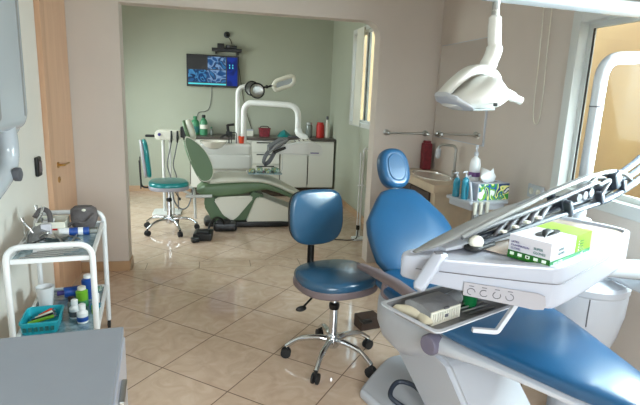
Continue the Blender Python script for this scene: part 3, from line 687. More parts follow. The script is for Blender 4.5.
# cradle on the back-left long edge with handpieces, their hoses and the whip arms that carry them
HD = V((1.07, .39, 0)).normalized(); HN = V((-HD.y, HD.x, 0))
def HP(x, z, off=0.0):
    """point on the upright plane of the hoses at world x"""
    k = (x-.676)/HD.x
    return V((.676, 1.358, 0))+HD*k+HN*off+V((0, 0, z))
co = t.part('cradle', MB().rings([(HP(.70, 1.070, .02), HN*.03, (0, 0, .006)), (HP(.80, 1.078, .02), HN*.04, (0, 0, .012)), (HP(1.12, 1.085, .02), HN*.04, (0, 0, .014)), (HP(1.16, 1.083, .02), HN*.03, (0, 0, .01))], 16, 4), 'whitep')
t.part('cradle_cover', MB().rings([(HP(.585, 1.078), HN*.008, (0, 0, .003)), (HP(.66, 1.094), HN*.022, (0, 0, .007)), (HP(.78, 1.122), HN*.028, (0, 0, .014)), (HP(.88, 1.148), HN*.028, (0, 0, .013)), (HP(.97, 1.170), HN*.024, (0, 0, .009)), (HP(1.02, 1.183), HN*.016, (0, 0, .004))], 22, 3), 'hose', co)
t.part('cradle_knob', MB().lathe([(.022, 0), (.022, .02), (.015, .026)], HP(.80, 1.088, -.03), 22, (-.3, -1, .3)), 'cream', co)
UPP = ((.74, 1.112), (.83, 1.138), (.93, 1.166), (1.03, 1.192), (1.126, 1.218), (1.316, 1.258), (1.469, 1.279), (1.58, 1.270), (1.645, 1.235), (1.615, 1.20), (1.50, 1.178), (1.374, 1.155), (1.22, 1.14), (1.05, 1.118))
for k in range(5):
    dz = -.0125*k; off = -.03+.026*(k % 3); q = []
    for i, (x, z) in enumerate(UPP):
        f = min(1.0, i/4.0) if i < 8 else max(0.0, (12-i)/5)
        xx = x-.05*k*(1 if i in (7, 8, 9) else .4 if i in (6, 10) else 0)
        q.append(HP(xx, z+dz*f*(1 if i < 8 else -.4), off))
    ho = t.part('handpiece_hose', MB().tube(bez(q, 6), .0082, 10), 'hose' if k % 2 == 0 else 'hose2', co)
    t.part('handpiece', MB().tube([HP(.86+.055*k, 1.094+.008*k, -.045), HP(.90+.055*k, 1.112+.010*k, -.03), HP(.96+.055*k, 1.135+.011*k, -.01)], [.006, .009, .008], 10), 'inkgrey', ho)
ARM = ((.80, 1.085), (.944, 1.105), (1.144, 1.133), (1.30, 1.150), (1.45, 1.170), (1.60, 1.212), (1.74, 1.268), (1.80, 1.30))
for k in range(3):
    ao = t.part('whip_arm', MB().tube(bez([HP(x, z+.010*k*min(1, i/3), -.045+.035*k) for i, (x, z) in enumerate(ARM)], 6), [.009]*12+[.010]*12+[.013]*19, 8), 'dgrey', co)
    for x, z, sz in ((1.235, 1.160, .062), (1.42+.05*k, 1.185, .05), (1.56+.04*k, 1.222, .055)):
        t.part('clamp', MB().box(HP(x, z+.010*k, -.045+.035*k), (.022, .03, sz), .007, RZ(.35) @ Matrix.Rotation(-.45, 3, 'Y')), 'dgrey', ao)
for k in range(4):
    t.part('clip', MB().box(HP(.90+.055*k, 1.116+.010*k, -.05), (.020, .016, .008), .002, RZ(.35)), 'cream', co)
for k in range(3):
    c = HP(1.285+.035*k, 1.196+.007*k, -.03)
    t.part('roller', MB().rod(c-HN*.02, c+HN*.02, .016, 16), 'dgrey' if k == 2 else 'inkgrey', co)
t.part('clamp_head', MB().box(HP(1.53, 1.247, -.03), (.05, .04, .075), .014, RZ(.35) @ Matrix.Rotation(-.5, 3, 'Y')), 'dgrey', co)

# glove carton lying on the unit
BX = V((.883, .469, 0)).normalized(); BY = V((-.077, .102, 0)).normalized()
MBx = frame((.930, 1.172, 1.0688), BX, V((-BX.y, BX.x, 0)), (0, 0, 1))
t = Thing('glove_box', 'white and green carton of gloves lying on the delivery unit', 'box', MBx @ V((.12, .06, 0)))
Wb, Db, Hb = .265, .128, .072
b = MB().bx(0, Wb, 0, Db, 0, Hb); b.xf(MBx); bo = t.part('carton', b, 'wcard')
def panel(name, x0, x1, y0, y1, z0, z1, m, label=None):
    b = MB().bx(x0, x1, y0, y1, z0, z1); b.xf(MBx); return t.part(name, b, m, bo, label)
e = .0006
panel('lime_end', .60*Wb, Wb+e, -e, Db+e, .0005, Hb+e, 'limecard', 'lime green end')
b = MB(); b.prism([(0, .004), (Wb+2*e, .004), (Wb+2*e, .019), (0, .019)], MBx @ frame((-e, -2*e, 0), (1, 0, 0), (0, 0, 1), (0, -1, 0)), e); t.part('emerald_band', b, 'emerald', bo)
panel('green_band', -2*e, 0, -e, Db+e, .0005, .024, 'gcard')
op_ = MB().prism(smooth_closed([(-.06, -.012), (0, -.024), (.07, -.016), (.075, .012), (0, .02), (-.055, .014)], 2), MBx @ Matrix.Translation((.105, .068, Hb)), .001); t.part('opening', op_, 'black', bo)
gl = MB().rings([(MBx @ V((.06, .055, Hb)), (.004, .012, 0), (0, .0, .003)), (MBx @ V((.09, .064, Hb+.008)), (.0, .016, 0), (0, 0, .005)), (MBx @ V((.13, .07, Hb+.006)), (.0, .014, 0), (0, 0, .004)), (MBx @ V((.15, .072, Hb+.001)), (0, .008, 0), (0, 0, .002))], 14, 2); t.part('glove_tip', gl, 'rubber', bo)
ML = MBx @ frame((-e*3, Db, 0), (0, -1, 0), (0, 0, 1), (-1, 0, 0))
for k, s in enumerate(('LATEX', 'EXAMINATION', 'GLOVES')): t.text('lettering', s, .0088, ML @ Matrix.Translation((.008, .049-.010*k, 0)), 'ink', bo, .95)
for k, s in enumerate(('SUPER', 'GLOVES')): t.text('lettering', s, .0105, ML @ Matrix.Translation((.078, .043-.012*k, 0)), 'inkg', bo, .95)
for k in range(5):
    b = MB().box(ML @ V((.014+.0245*k, .0155, .0004)), (.0006, .013, .009), 0, MBx.to_3x3()); t.part('symbol', b, 'inkw', bo)
    b = MB().box(ML @ V((.014+.0245*k, .0090, .0004)), (.0006, .007, .002), 0, MBx.to_3x3()); t.part('symbol', b, 'limep', bo)
b = MB().box(ML @ V((.014+.0245*2, .0155, .001)), (.0006, .006, .005), 0, MBx.to_3x3()); t.part('symbol', b, 'inkdark', bo)
MF = MBx @ frame((0, -e*3, 0), (1, 0, 0), (0, 0, 1), (0, -1, 0))
for k, s in enumerate(('LATEX', 'GLOVES')): t.text('lettering', s, .0105, MF @ Matrix.Translation((.045, .044-.012*k, 0)), 'inkg', bo)
t.text('lettering', 'SUPER GLOVES', .0085, MF @ Matrix.Translation((.018, .0085, .0006)), 'inkw', bo)
t.text('lettering', '100', .011, MF @ Matrix.Translation((.195, .0075, .0006)), 'inkw', bo)
for k in range(4):
    b = MB().box(MF @ V((.195, .052-.0088*k, .0006)), (.026, .0006, .0025), 0, MBx.to_3x3()); t.part('symbol', b, 'gcard', bo)
    b = MB().box(MF @ V((.177, .052-.0088*k, .0006)), (.004, .0006, .004), 0, MBx.to_3x3()); t.part('symbol', b, 'inkw', bo)
t = Thing('instrument_case', 'flat dark case half hidden left of the glove carton', 'case', MU @ V((.02, .30, 1.0688)))
b = MB().slab(rrect(.14, .05, .02), 1.0688, 1.082, .005, MU @ Matrix.Translation((.045, .268, 0))); t.part('case', b, 'rubber')

# instrument tray under the unit and what lies in it
TA, TB, TC = V((.602, 1.167, .90)), V((.94, 1.317, .90)), V((.494, 1.369, .90))
tx = (TB-TA).normalized(); ty = V((-tx.y, tx.x, 0)); MT = frame((.602, 1.165, .872), tx, ty, (0, 0, 1))
t = Thing('instrument_tray', 'shallow metal instrument tray hanging below the delivery unit', 'tray', MT @ V((.18, .12, 0)))
Lt, Wt = .365, .225
def tr(ins, z): 
    return [MT @ V((x+Lt/2, y+Wt/2, z)) for x, y in rrect(Lt-2*ins, Wt-2*ins, .02)]
to = t.part('pan', MB().loft([tr(.022, .0), tr(.004, .022), tr(-.004, .023), tr(-.004, .026), tr(.006, .025), tr(.024, .003)]), 'foil')
t.part('rim', MB().loft([tr(-.004, .021), tr(-.008, .023), tr(-.008, .027), tr(.004, .0275), tr(.005, .0262)], cap=False), 'whitep', to, label='white rim')
def inT(mb): mb.xf(MT); return mb
c = Thing('cassette', 'white slotted instrument cassette standing in the metal tray', 'cassette', MT @ V((.16, .07, .004)))
g = MB()
g.bx(.045, .175, .062, .066, .004, .010).bx(.045, .175, .062, .066, .040, .046).bx(.045, .051, .062, .066, .01, .04).bx(.169, .175, .062, .066, .01, .04)
for k in range(11): g.bx(.056+.0105*k, .0605+.0105*k, .062, .066, .01, .04)
g.bx(.098, .122, .0605, .062, .018, .032); gr = c.part('grille', inT(g), 'cream')
c.part('latch', inT(MB().bx(.102, .118, .0595, .0606, .02, .03).bx(.10, .12, .060, .066, .046, .052)), 'inkgrey', gr)
lid = MB(); lid.loft([[V((.045, y, z)) for y, z in ((.066, .005), (.066, .046), (.10, .056), (.15, .056), (.17, .045), (.17, .005))], [V((.175, y, z)) for y, z in ((.066, .005), (.066, .046), (.10, .056), (.15, .056), (.17, .045), (.17, .005))]])
c.part('body', inT(lid), 'foil')
solo('plaster_mould', inT(MB().rings([((.03, .085, .010), (.004, .012, 0), (0, 0, .004)), ((.045, .09, .018), (0, .035, 0), (0, 0, .014)), ((-.0+.055, .12, .022), (0, .05, 0), (0, 0, .018)), ((.03, .17, .018), (.0, .03, 0), (0, 0, .014)), ((.02, .19, .010), (0, .012, 0), (0, 0, .006))], 16, 2.2)), 'model', 'pale plaster mould at the left end of the metal tray', 'mould', MT @ V((.04, .12, .004)))
t2 = Thing('green_beaker', 'dark green beaker standing at the back right of the metal tray', 'beaker', MT @ V((.27, .10, .004)))
t2.part('cup', inT(MB().lathe([(.022, .004), (.026, .055), (.023, .055), (.020, .01)], (.27, .10, 0), 22)), 'gbottle')
t2 = Thing('metal_beaker', 'grey metal beaker lying between cassette and green beaker', 'beaker', MT @ V((.215, .13, .004)))
t2.part('cup', inT(MB().lathe([(.022, 0), (.022, .05), (.024, .052), (.021, .052)], (.195, .13, .028), 22, (1, .1, 0))), 'foil')
for k in range(4):
    y = .045+.018*k; a = MT @ V((.20, y+.01, .009+.001*k)); b_ = MT @ V((.325, y+.004*k, .009+.001*k))
    tq = Thing('dental_probe', ['slim steel probe nearest the front rim of the metal tray', 'second slim steel probe from the front rim of the tray', 'third slim steel probe from the front rim of the tray', 'slim steel probe nearest the green beaker in the tray'][k], 'dental probe', a, group='probes in the metal tray')
    tq.part('shaft', MB().tube([a, a*.8+b_*.2, a*.2+b_*.8, b_], [.0015, .0035, .0035, .0015], 8), 'steel')

# ------------------------------------------------------------------ far room: cabinets, worktop and what stands on it
names = ['white base cabinet hidden behind the green chair at the left end', 'white base cabinet behind the cuspidor of the green chair', 'white drawer unit in the middle of the far counter', 'white base cabinet right of the drawer unit', 'white base cabinet at the right end by the far corner']
for k, (x0, x1) in enumerate(((-.33, .10), (.10, .53), (.53, .95), (.95, 1.37), (1.37, 1.77))):
    t = Thing('base_cabinet', names[k], 'cabinet', ((x0+x1)/2, 7.5, 0), group='far room base cabinets')
    t.part('carcass', MB().bx(x0+.002, x1-.002, 7.25, YB, .15, .85), 'cab')
    t.part('plinth', MB().bx(x0+.002, x1-.002, 7.32, YB, 0, .15), 'plinth')
    if k == 2:
        for j in range(4):
            z0 = .16+.172*j; dr = t.part('drawer', MB().bx(x0+.006, x1-.006, 7.232, 7.25, z0, z0+.162, .002), 'cab')
            t.part('pull', MB().bx(x0+.08, x1-.08, 7.222, 7.234, z0+.13, z0+.145, .003), 'black', dr)
    else:
        dr = t.part('door', MB().bx(x0+.006, x1-.006, 7.232, 7.25, .16, .845, .002), 'cab')
        t.part('edge_pull', MB().bx(x0+.001, x0+.008, 7.228, 7.236, .2, .8), 'brown', dr)
solo('worktop', MB().bx(-.36, XF-.016, 7.21, YB, .85, .885, .004), 'worktop', 'dark continuous worktop on the far room cabinets', 'worktop', (.7, 7.5, .85))
ZW = .885
def bottle(name, label, loc, prof, m, cap=None, cap_m='black', lab=None, cat='bottle', group=None):
    t = Thing(name, label, cat, loc, group=group); x, y, z = loc
    b = t.part('body', MB().lathe([(r, z+h) for r, h in prof], (x, y, 0), 22), m)
    if cap: t.part('cap', MB().lathe([(r, z+h) for r, h in cap], (x, y, 0), 18), cap_m)
    if lab:
        r, z0, z1, lm = lab; t.part('label', MB().lathe([(r-.001, z+z0), (r, z+z0+.001), (r, z+z1-.001), (r-.001, z+z1)], (x, y, 0), 22, close=False), lm, b)
    return t
bottle('mouthwash_bottle', 'green plastic bottle with dark cap standing left on far counter', (-.14, 7.5, ZW), [(.052, 0), (.055, .01), (.055, .18), (.04, .22), (.02, .24), (.02, .255)], 'greenb', [(.024, .25), (.026, .255), (.026, .285), (.02, .29)], 'black', (.0565, .09, .15, 'cream'))
bottle('mouthwash_bottle', 'paler green bottle at the left end of the far counter', (-.262, 7.56, ZW), [(.06, 0), (.062, .01), (.062, .16), (.05, .2), (.022, .22), (.022, .235)], 'greenb', [(.026, .23), (.028, .235), (.028, .26), (.022, .265)], 'greenb', (.0635, .03, .12, 'inkg'))
bottle('small_bottle', 'small clear green bottle right of the capped green bottle', (-.03, 7.52, ZW), [(.025, 0), (.026, .006), (.026, .07), (.012, .09), (.012, .1)], 'gglass', [(.014, .098), (.014, .118)], 'greenb')
t = Thing('curing_light', 'black handheld device in its charger on the far counter', 'device', (.225, 7.5, ZW))
t.part('charger', MB().box((.225, 7.5, ZW+.03), (.09, .09, .06), .012), 'black'); t.part('handle', MB().rod((.215, 7.5, ZW+.05), (.20, 7.5, ZW+.16), .02), 'black'); t.part('barrel', MB().rod((.20, 7.5, ZW+.15), (.30, 7.48, ZW+.165), .018), 'black')
t = Thing('supply_box', 'flat white box lying on the far counter behind the lamp pole', 'box', (.50, 7.52, ZW))
t.part('tray', MB().box((.50, 7.52, ZW+.04), (.16, .12, .08), .006), 'cream'); t.part('lid', MB().box((.50, 7.52, ZW+.088), (.165, .125, .02), .004), 'whitep')
t = Thing('square_basket', 'dark red square basket in the middle of the far counter', 'basket', (.745, 7.48, ZW))
t.part('basket', MB().loft([[V((.745+x*s, 7.48+y*s, ZW+z)) for x, y in rrect(.17, .13, .02)] for s, z in ((.85, 0), (1, .11), (1.04, .115), (1.04, .125), (.93, .125), (.8, .02))]), 'dred')
t.part('handle', MB().tube(fillet([(.67, 7.48, ZW+.11), (.69, 7.48, ZW+.15), (.80, 7.48, ZW+.15), (.82, 7.48, ZW+.11)], .03), .006, 8), 'brown')
solo('crumpled_cloth', MB().rings([((.95, 7.48, ZW+.01), (.01, 0, 0), (0, .04, .01)), ((.99, 7.48, ZW+.035), (.01, 0, .01), (0, .07, .035)), ((1.05, 7.47, ZW+.05), (.0, 0, .02), (0, .075, .05)), ((1.11, 7.48, ZW+.03), (.0, 0, .01), (0, .06, .03)), ((1.15, 7.48, ZW+.01), (0, 0, .008), (0, .03, .008))], 16, 2), 'teal', 'crumpled teal cloth on the far counter right of the red basket', 'cloth', (1.05, 7.48, ZW))
bottle('glass_jar', 'smoky glass jar left of the red canister on the far counter', (1.425, 7.5, ZW), [(.05, 0), (.052, .01), (.052, .17), (.04, .19)], 'gglass', [(.045, .19), (.046, .195), (.046, .22), (.04, .225)], 'steel', cat='jar')
bottle('canister', 'bright red canister on the far counter next to the corner', (1.60, 7.5, ZW), [(.055, 0), (.06, .01), (.06, .19), (.05, .2)], 'red', [(.05, .2), (.05, .225), (.044, .23)], 'red', cat='canister')
bottle('spray_bottle', 'tall white bottle with dark cap at the right end of the counter', (1.705, 7.5, ZW), [(.04, 0), (.042, .01), (.042, .17), (.018, .25), (.015, .28)], 'cream', [(.018, .275), (.018, .32), (.014, .325)], 'inkgrey')
t = Thing('flat_tray', 'low dark tray lying on the counter in front of the canister', 'tray', (1.30, 7.42, ZW)); t.part('tray', MB().slab(rrect(.22, .12, .02), ZW, ZW+.022, .006, Matrix.Translation((1.2, 7.38, 0))), 'inkgrey')

# ------------------------------------------------------------------ television and camera shelf
TL, TR, TZ0, TZ1, TY = -.378, .372, 1.575, 2.03, 7.69
t = Thing('television', 'flat television on the far wall showing four camera pictures', 'television', (0, YB, 1.575))
t.part('bracket', MB().bx(-.2, .2, TY+.02, YB, 1.7, 1.95), 'black')
bo = t.part('casing', MB().bx(TL, TR, TY-.02, TY+.03, TZ0, TZ1, .006), 'black')
M_['cam1'] = screen_mat('camera_picture_blue', [(8, 20, 44), (20, 60, 110), (70, 140, 190), (10, 24, 60), (40, 90, 140)], 7, .5)
M_['cam2'] = screen_mat('camera_picture_pale', [(12, 22, 50), (34, 80, 130), (130, 165, 205), (14, 30, 70), (50, 110, 160)], 7, .5)
M_['cam3'] = screen_mat('camera_picture_dim', [(8, 14, 40), (20, 40, 110), (24, 50, 140)], 5, .5)
M_['bar'] = mat('task_bar_light', (40, 150, 160), .3, emit=.7)
def px(name, x0, x1, z0, z1, m, y=.0215):
    return t.part(name, MB().bx(TL+.75*x0, TL+.75*x1, TY-y, TY-.019, TZ0+.455*z0, TZ0+.455*z1), m, bo)
px('screen', .02, .98, .04, .965, 'black', .0205)
px('picture', .40, .75, .56, .95, 'cam2'); px('picture', .03, .38, .14, .53, 'cam1'); px('picture', .39, .75, .14, .54, 'cam2')
px('side_panel', .77, .97, .06, .95, 'cam3'); px('task_bar', .03, .75, .07, .115, 'bar')
for z in (.60, .68): px('panel_icon', .81, .83, z, z+.05, 'bar', .0225); px('panel_icon', .87, .89, z, z+.05, 'bar', .0225)
solo('television_cable', MB().tube(bez([(-.02, YB-.012, 1.57), (-.03, YB-.012, 1.42), (-.06, YB-.012, 1.27), (-.12, YB-.012, 1.215), (-.22, YB-.012, 1.19), (-.25, YB-.012, 1.05), (-.25, YB-.012, .89)], 6), .004, 8), 'inkgrey', 'grey cable hanging from the television down to the counter', 'cable', (-.1, YB-.012, .89))
solo('wall_cable', MB().tube(bez([(.30, YB-.012, 2.20), (.36, YB-.012, 1.97), (.40, YB-.012, 1.70), (.46, YB-.012, 1.35), (.53, YB-.012, 1.10), (.60, YB-.012, .90)], 6), .0045, 8), 'brown', 'thin dark cable slanting down the far wall beside the lamp', 'cable', (.5, YB-.012, .89))
t = Thing('wall_shelf', 'small black shelf on the far wall above the television', 'shelf', (.21, YB, 2.09))
t.part('board', MB().bx(-.02, .41, YB-.16, YB, 2.085, 2.13, .006), 'black')
for x in (.03, .34): t.part('bracket', MB().bx(x, x+.03, YB-.10, YB, 2.05, 2.085), 'black')
solo('set_top_box', MB().box((.11, YB-.08, 2.163), (.10, .09, .066), .008), 'black', 'small black box at the left end of the shelf above the television', 'device', (.11, YB-.08, 2.13))
t = Thing('webcam', 'black camera lying on the shelf above the television', 'camera', (.27, YB-.08, 2.13))
t.part('body', MB().bx(.18, .34, YB-.11, YB-.05, 2.135, 2.175, .008), 'black'); t.part('foot', MB().bx(.22, .28, YB-.10, YB-.06, 2.13, 2.137), 'rubber'); t.part('lens', MB().rod((.215, YB-.11, 2.157), (.215, YB-.125, 2.157), .018), 'inkgrey')
t = Thing('security_camera', 'round dark camera on the far wall above the shelf', 'camera', (.20, YB, 2.33))
t.part('mount', MB().lathe([(.045, 0), (.045, .012), (.03, .02)], (.20, YB, 2.33), 20, (0, -1, 0)), 'dgrey'); t.part('eye', MB().ball((.20, YB-.035, 2.33), .032), 'black')
t.part('lead', MB().tube(bez([(.22, YB-.01, 2.30), (.26, YB-.01, 2.24), (.28, YB-.01, 2.16)], 5), .005, 6), 'brown')

# ------------------------------------------------------------------ far dental chair (green), seen from the side: head end on the left
CY = 5.76
t = Thing('dental_chair', 'sage green dental chair with pale cushions in the far room', 'dental chair', (.45, CY, 0))
def prof(p, y0, y1, bev=.0):
    m = MB().prism(p, frame((0, y1, 0), (1, 0, 0), (0, 0, 1), (0, -1, 0)), y1-y0)
    if bev: bmesh.ops.bevel(m.bm, geom=list(m.bm.edges), offset=bev, segments=2, affect='EDGES')
    return m
t.part('base', MB().slab(smooth_closed([(-.08, CY-.2), (1.25, CY-.2), (1.32, CY), (1.25, CY+.2), (-.08, CY+.2), (-.13, CY)], 2), 0, .075, .02), 'black')
so = t.part('rear_column', prof([(-.02, .07), (.16, .07), (.08, .36), (-.10, .38), (-.11, .25)], CY-.17, CY+.17, .02), 'green')
t.part('side_cover', prof([(.10, .15), (.20, .08), (.26, .12), (.44, .34), (.42, .37), (.06, .36), (.0, .32)], CY-.20, CY+.20, .012), 'cream')
t.part('front_cover', prof([(.36, .065), (1.30, .065), (1.32, .09), (.92, .20), (.56, .345), (.50, .355), (.46, .32)], CY-.205, CY+.205, .012), 'cream')
t.part('link_arm', prof([(.19, .07), (.35, .07), (.57, .36), (.44, .42)], CY-.15, CY+.15, .01), 'green')
sb = MB(); sp = MB()
zz = [(-.19, .40, .44), (-.10, .345, .515), (.1, .345, .535), (.3, .37, .545), (.48, .42, .545), (.60, .435, .525), (.74, .395, .465), (.9, .325, .385), (1.06, .245, .30), (1.12, .23, .265)]
sb.rings([((x, CY, (a+b)/2), (0, .22 if 0 < i < 9 else .15, 0), (0, 0, (b-a)/2)) for i, (x, a, b) in enumerate(zz)], 28, 4)
s0 = t.part('seat_shell', sb, 'green')
sp.rings([((x, CY, b+.01), (0, w_, 0), (0, 0, h_)) for x, b, w_, h_ in ((-.10, .50, .10, .02), (-.04, .522, .20, .045), (.1, .54, .222, .05), (.35, .548, .224, .045), (.52, .543, .224, .042), (.64, .515, .222, .042), (.78, .455, .21, .04), (.94, .375, .19, .038), (1.08, .30, .14, .032), (1.13, .275, .07, .015))], 28, 3)
t.part('seat_cushion', sp, 'cushion')
d0, d1 = V((-.09, CY, .54)), V((-.29, CY, .985)); dd = (d1-d0).normalized(); dn_ = V((dd.z, 0, -dd.x))
def fb(f, hw, th, off=0.0): return (d0+dd*(d1-d0).length*f+dn_*off, (0, hw, 0), dn_*th)
bo = t.part('backrest', MB().rings([fb(-.06, .08, .01), fb(0, .16, .028), fb(.12, .215, .035), fb(.4, .235, .036), (fb(.7, .20, .032)), fb(.9, .14, .028), fb(1.0, .09, .02), fb(1.03, .04, .008)], 28, 2.6), 'cushion')
t.part('back_shell', MB().rings([fb(-.04, .10, .01, -.035), fb(.05, .19, .022, -.04), fb(.2, .232, .028, -.042), fb(.4, .245, .03, -.042), fb(.7, .21, .028, -.04), fb(.9, .15, .022, -.036), fb(1.0, .10, .012, -.03)], 28, 2.6), 'green', bo)
# the curved green side panel facing the camera, edged in cream
side = smooth_closed([(-.04, .56), (-.005, .64), (-.02, .74), (-.09, .88), (-.19, .98), (-.285, 1.03), (-.30, .98), (-.26, .82), (-.19, .64), (-.13, .545)], 2)
t.part('side_panel', prof(side, CY-.245, CY-.225), 'green', bo)
cs = sum((V(p) for p in side), V((0, 0)))/len(side)
t.part('side_panel_edge', prof([tuple(cs+(V(p)-cs)*1.06) for p in side], CY-.226, CY-.205), 'cream', bo)
Mh = frame((-.25, CY, 1.09), (0, 1, 0), (-.30, 0, .95), (.95, 0, .30))
ho = t.part('headrest', MB().slab(supere(.12, .115, 2.4, 28), -.03, .035, .028, Mh, 4, .006), 'cushion')
t.part('headrest_shell', MB().slab(supere(.124, .12, 2.4, 28), -.062, -.022, .02, Mh), 'green', ho)
t.part('headrest_bracket', MB().box((-.33, CY, 1.06), (.06, .10, .12), .012).rod((-.33, CY, 1.05), (-.30, CY, .94), .02), 'black', ho)
t.part('armrest', MB().tube(fillet([(-.02, CY-.24, .38), (-.14, CY-.25, .38), (-.30, CY-.20, .37)], .04), .018, 10), 'alu')
# packets tray in front of the cushion
t = Thing('instrument_tray', 'glass tray of coloured packets over the green chair seat', 'tray', (.52, 5.55, .64))
to = t.part('pan', MB().slab(rrect(.38, .24, .03), .64, .65, .004, Matrix.Translation((.56, 5.55, 0))), 'shelfglass')
t.part('tray_arm', MB().tube(fillet([(.70, 5.58, .645), (.77, 5.62, .65), (.775, 5.68, .86)], .03), .006, 8), 'alu')
nmz = ['flat packet at the left end of the tray over the green chair', 'flat packet second from the left on the green chair tray', 'flat packet in the middle of the green chair tray', 'flat packet near the right end of the green chair tray']
for k in range(4):
    solo('packet', MB().box((.42+.088*k, 5.55+.01*(k % 2), .6505+.016+.008*(k % 2)), (.06, .13, .032+.016*(k % 2)), .006, RZ(.12*(k-1.5))), 'packs', nmz[k], 'packet', (.42+.088*k, 5.55, .65), 'packets on the green chair tray')

# cuspidor unit of the far chair
t = Thing('cuspidor_unit', 'white cuspidor unit with bowl behind the green chair', 'cuspidor', (.20, 6.42, 0))
t.part('pedestal', MB().box((.20, 6.42, .29), (.40, .30, .58), .03), 'cab')
t.part('body', MB().slab(rrect(.66, .36, .05), .56, .76, .03, Matrix.Translation((.15, 6.42, 0))), 'unitwhite')
t.part('shoulder', MB().slab(rrect(.64, .34, .05), .74, .885, .03, Matrix.Translation((.15, 6.42, 0))), 'unitwhite')
bw = MB(); bw.lathe([(.07, .86), (.12, .885), (.155, .935), (.168, .955), (.156, .955), (.11, .90), (.03, .885)], (.0, 6.31, -.04), 32); bo = t.part('bowl', bw, 'ceramic')
t.part('water_spout', MB().tube(fillet([(.19, 6.40, .88), (.19, 6.40, 1.0), (.12, 6.40, .975)], .02), .008, 10).rod((.14, 6.40, .98), (.08, 6.40, .945), .013), 'black', bo)
t.part('cup_filler', MB().tube(fillet([(.22, 6.36, .88), (.22, 6.36, 1.02), (.28, 6.36, 1.02), (.28, 6.36, .88)], .02), .006, 8), 'black', bo)
t = Thing('paper_cup', 'orange red cup standing on the far cuspidor unit', 'cup', (.345, 6.38, .885))
t.part('cup', MB().lathe([(.03, .8855), (.038, .975), (.035, .975), (.027, .892)], (.345, 6.38, 0), 20), 'orange')
t = Thing('operating_lamp', 'white operating lamp with dark rings over the green chair', 'lamp', (.30, 6.45, .885))
t.part('pole', MB().tube(fillet([(.30, 6.45, .88), (.30, 6.45, 1.57), (.45, 6.44, 1.605)], .09, 8), .028, 16), 'unitwhite')
rx = V((.12, -1, .06)).normalized()
for c, r in ((V((.47, 6.36, 1.57)), .085), (V((.53, 6.32, 1.545)), .09)):
    q = t.part('reflector', MB().lathe([(r*.35, -.06), (r*.8, -.04), (r*.98, 0), (r*.9, 0), (r*.5, -.02)], c, 26, rx), 'steel')
    ring = [c+V((1, .12, 0)).normalized()*r*math.cos(2*PI*k/28)+V((0, .06, 1)).normalized()*r*math.sin(2*PI*k/28) for k in range(29)]
    t.part('ring', MB().tube(ring, .009, 8), 'black', q)
t.part('linkage', MB().tube([(.60, 6.33, 1.585), (.67, 6.33, 1.60), (.73, 6.33, 1.62)], .012, 8).ball((.65, 6.33, 1.597), .022, 12), 'black')
hd2 = [(.73, 6.33, 1.61), (.76, 6.33, 1.555), (.82, 6.33, 1.585), (.95, 6.33, 1.625), (.99, 6.33, 1.67), (.98, 6.33, 1.74), (.92, 6.33, 1.73), (.76, 6.33, 1.67), (.73, 6.33, 1.61)]
t.part('lamp_head', MB().tube(fillet(hd2, .03, 4), .028, 12), 'cream')
t.part('lamp_face', MB().slab(rrect(.22, .09, .02), 0, .02, .006, frame((.87, 6.335, 1.655), (1, 0, .22), (-.22, 0, 1), (0, -1, 0))), 'lens')
t = Thing('delivery_unit', 'white delivery unit on an arched arm over the green chair', 'delivery unit', (.37, 6.42, .885))
t.part('arch_arm', MB().tube(fillet([(.375, 6.42, .88), (.375, 6.40, 1.40), (1.02, 6.12, 1.385), (1.02, 6.10, 1.07)], .14, 8), .037, 16), 'unitwhite')
t.part('joint', MB().tube(bez([(1.02, 6.10, 1.09), (1.04, 6.06, 1.04), (1.10, 6.02, 1.0), (1.12, 5.99, .95)], 5), [.045]*5+[.04]*6+[.035]*5, 16), 'unitwhite')
wd = MB(); wd.loft([[V((x, y, z)) for x, z in ((.68, .85), (1.22, .83), (1.24, .86), (1.225, .95), (1.10, 1.0), (.80, .965))] for y in (5.60, 5.95)])
bmesh.ops.bevel(wd.bm, geom=list(wd.bm.edges), offset=.015, segments=3, affect='EDGES')
uo = t.part('body', wd, 'unitwhite')
t.part('maker_plate', MB().bx(1.09, 1.19, 5.596, 5.601, .862, .872), 'ink', uo)
t.part('keypad', MB().prism([(.86, 0), (1.14, 0), (1.14, .2), (.86, .2)], frame((0, 5.72, .983), (1, 0, .12), (0, 1, 0), (-.12, 0, 1)), .006) if False else MB().box((1.0, 5.80, .985), (.22, .18, .012), .003, Matrix.Rotation(-.13, 3, 'Y')), 'cream', uo)
for k in range(4): t.part('key', MB().box((.93+.05*k, 5.76, .986+.007*k), (.012, .08, .01), .002, Matrix.Rotation(-.13, 3, 'Y')), 'worktop', uo)
co = t.part('handpiece_rack', MB().prism([(0, 0), (.20, .09), (.20, .14), (.15, .15), (.0, .06)], frame((.62, 5.90, .86), (1, 0, 0), (0, 0, 1), (0, -1, 0)), .24), 'hose2')
for k in range(5):
    y = 5.62+.05*k
    ho = t.part('handpiece', MB().tube([(.62, y, .86), (.70, y, .94), (.83, y, 1.01)], [.011, .018, .016], 10), 'inkgrey' if k % 2 else 'hose', co)
    t.part('hose', MB().tube(bez([(.62, y, .86), (.58, y, .80), (.565, y+.01, .72), (.63, y+.03, .74), (.70, y+.04, .86)], 6), .008, 8), 'hose2', ho)
t.part('grip', MB().tube([(.66, 5.595, .865), (.80, 5.595, .925)], .016, 12), 'black', uo)

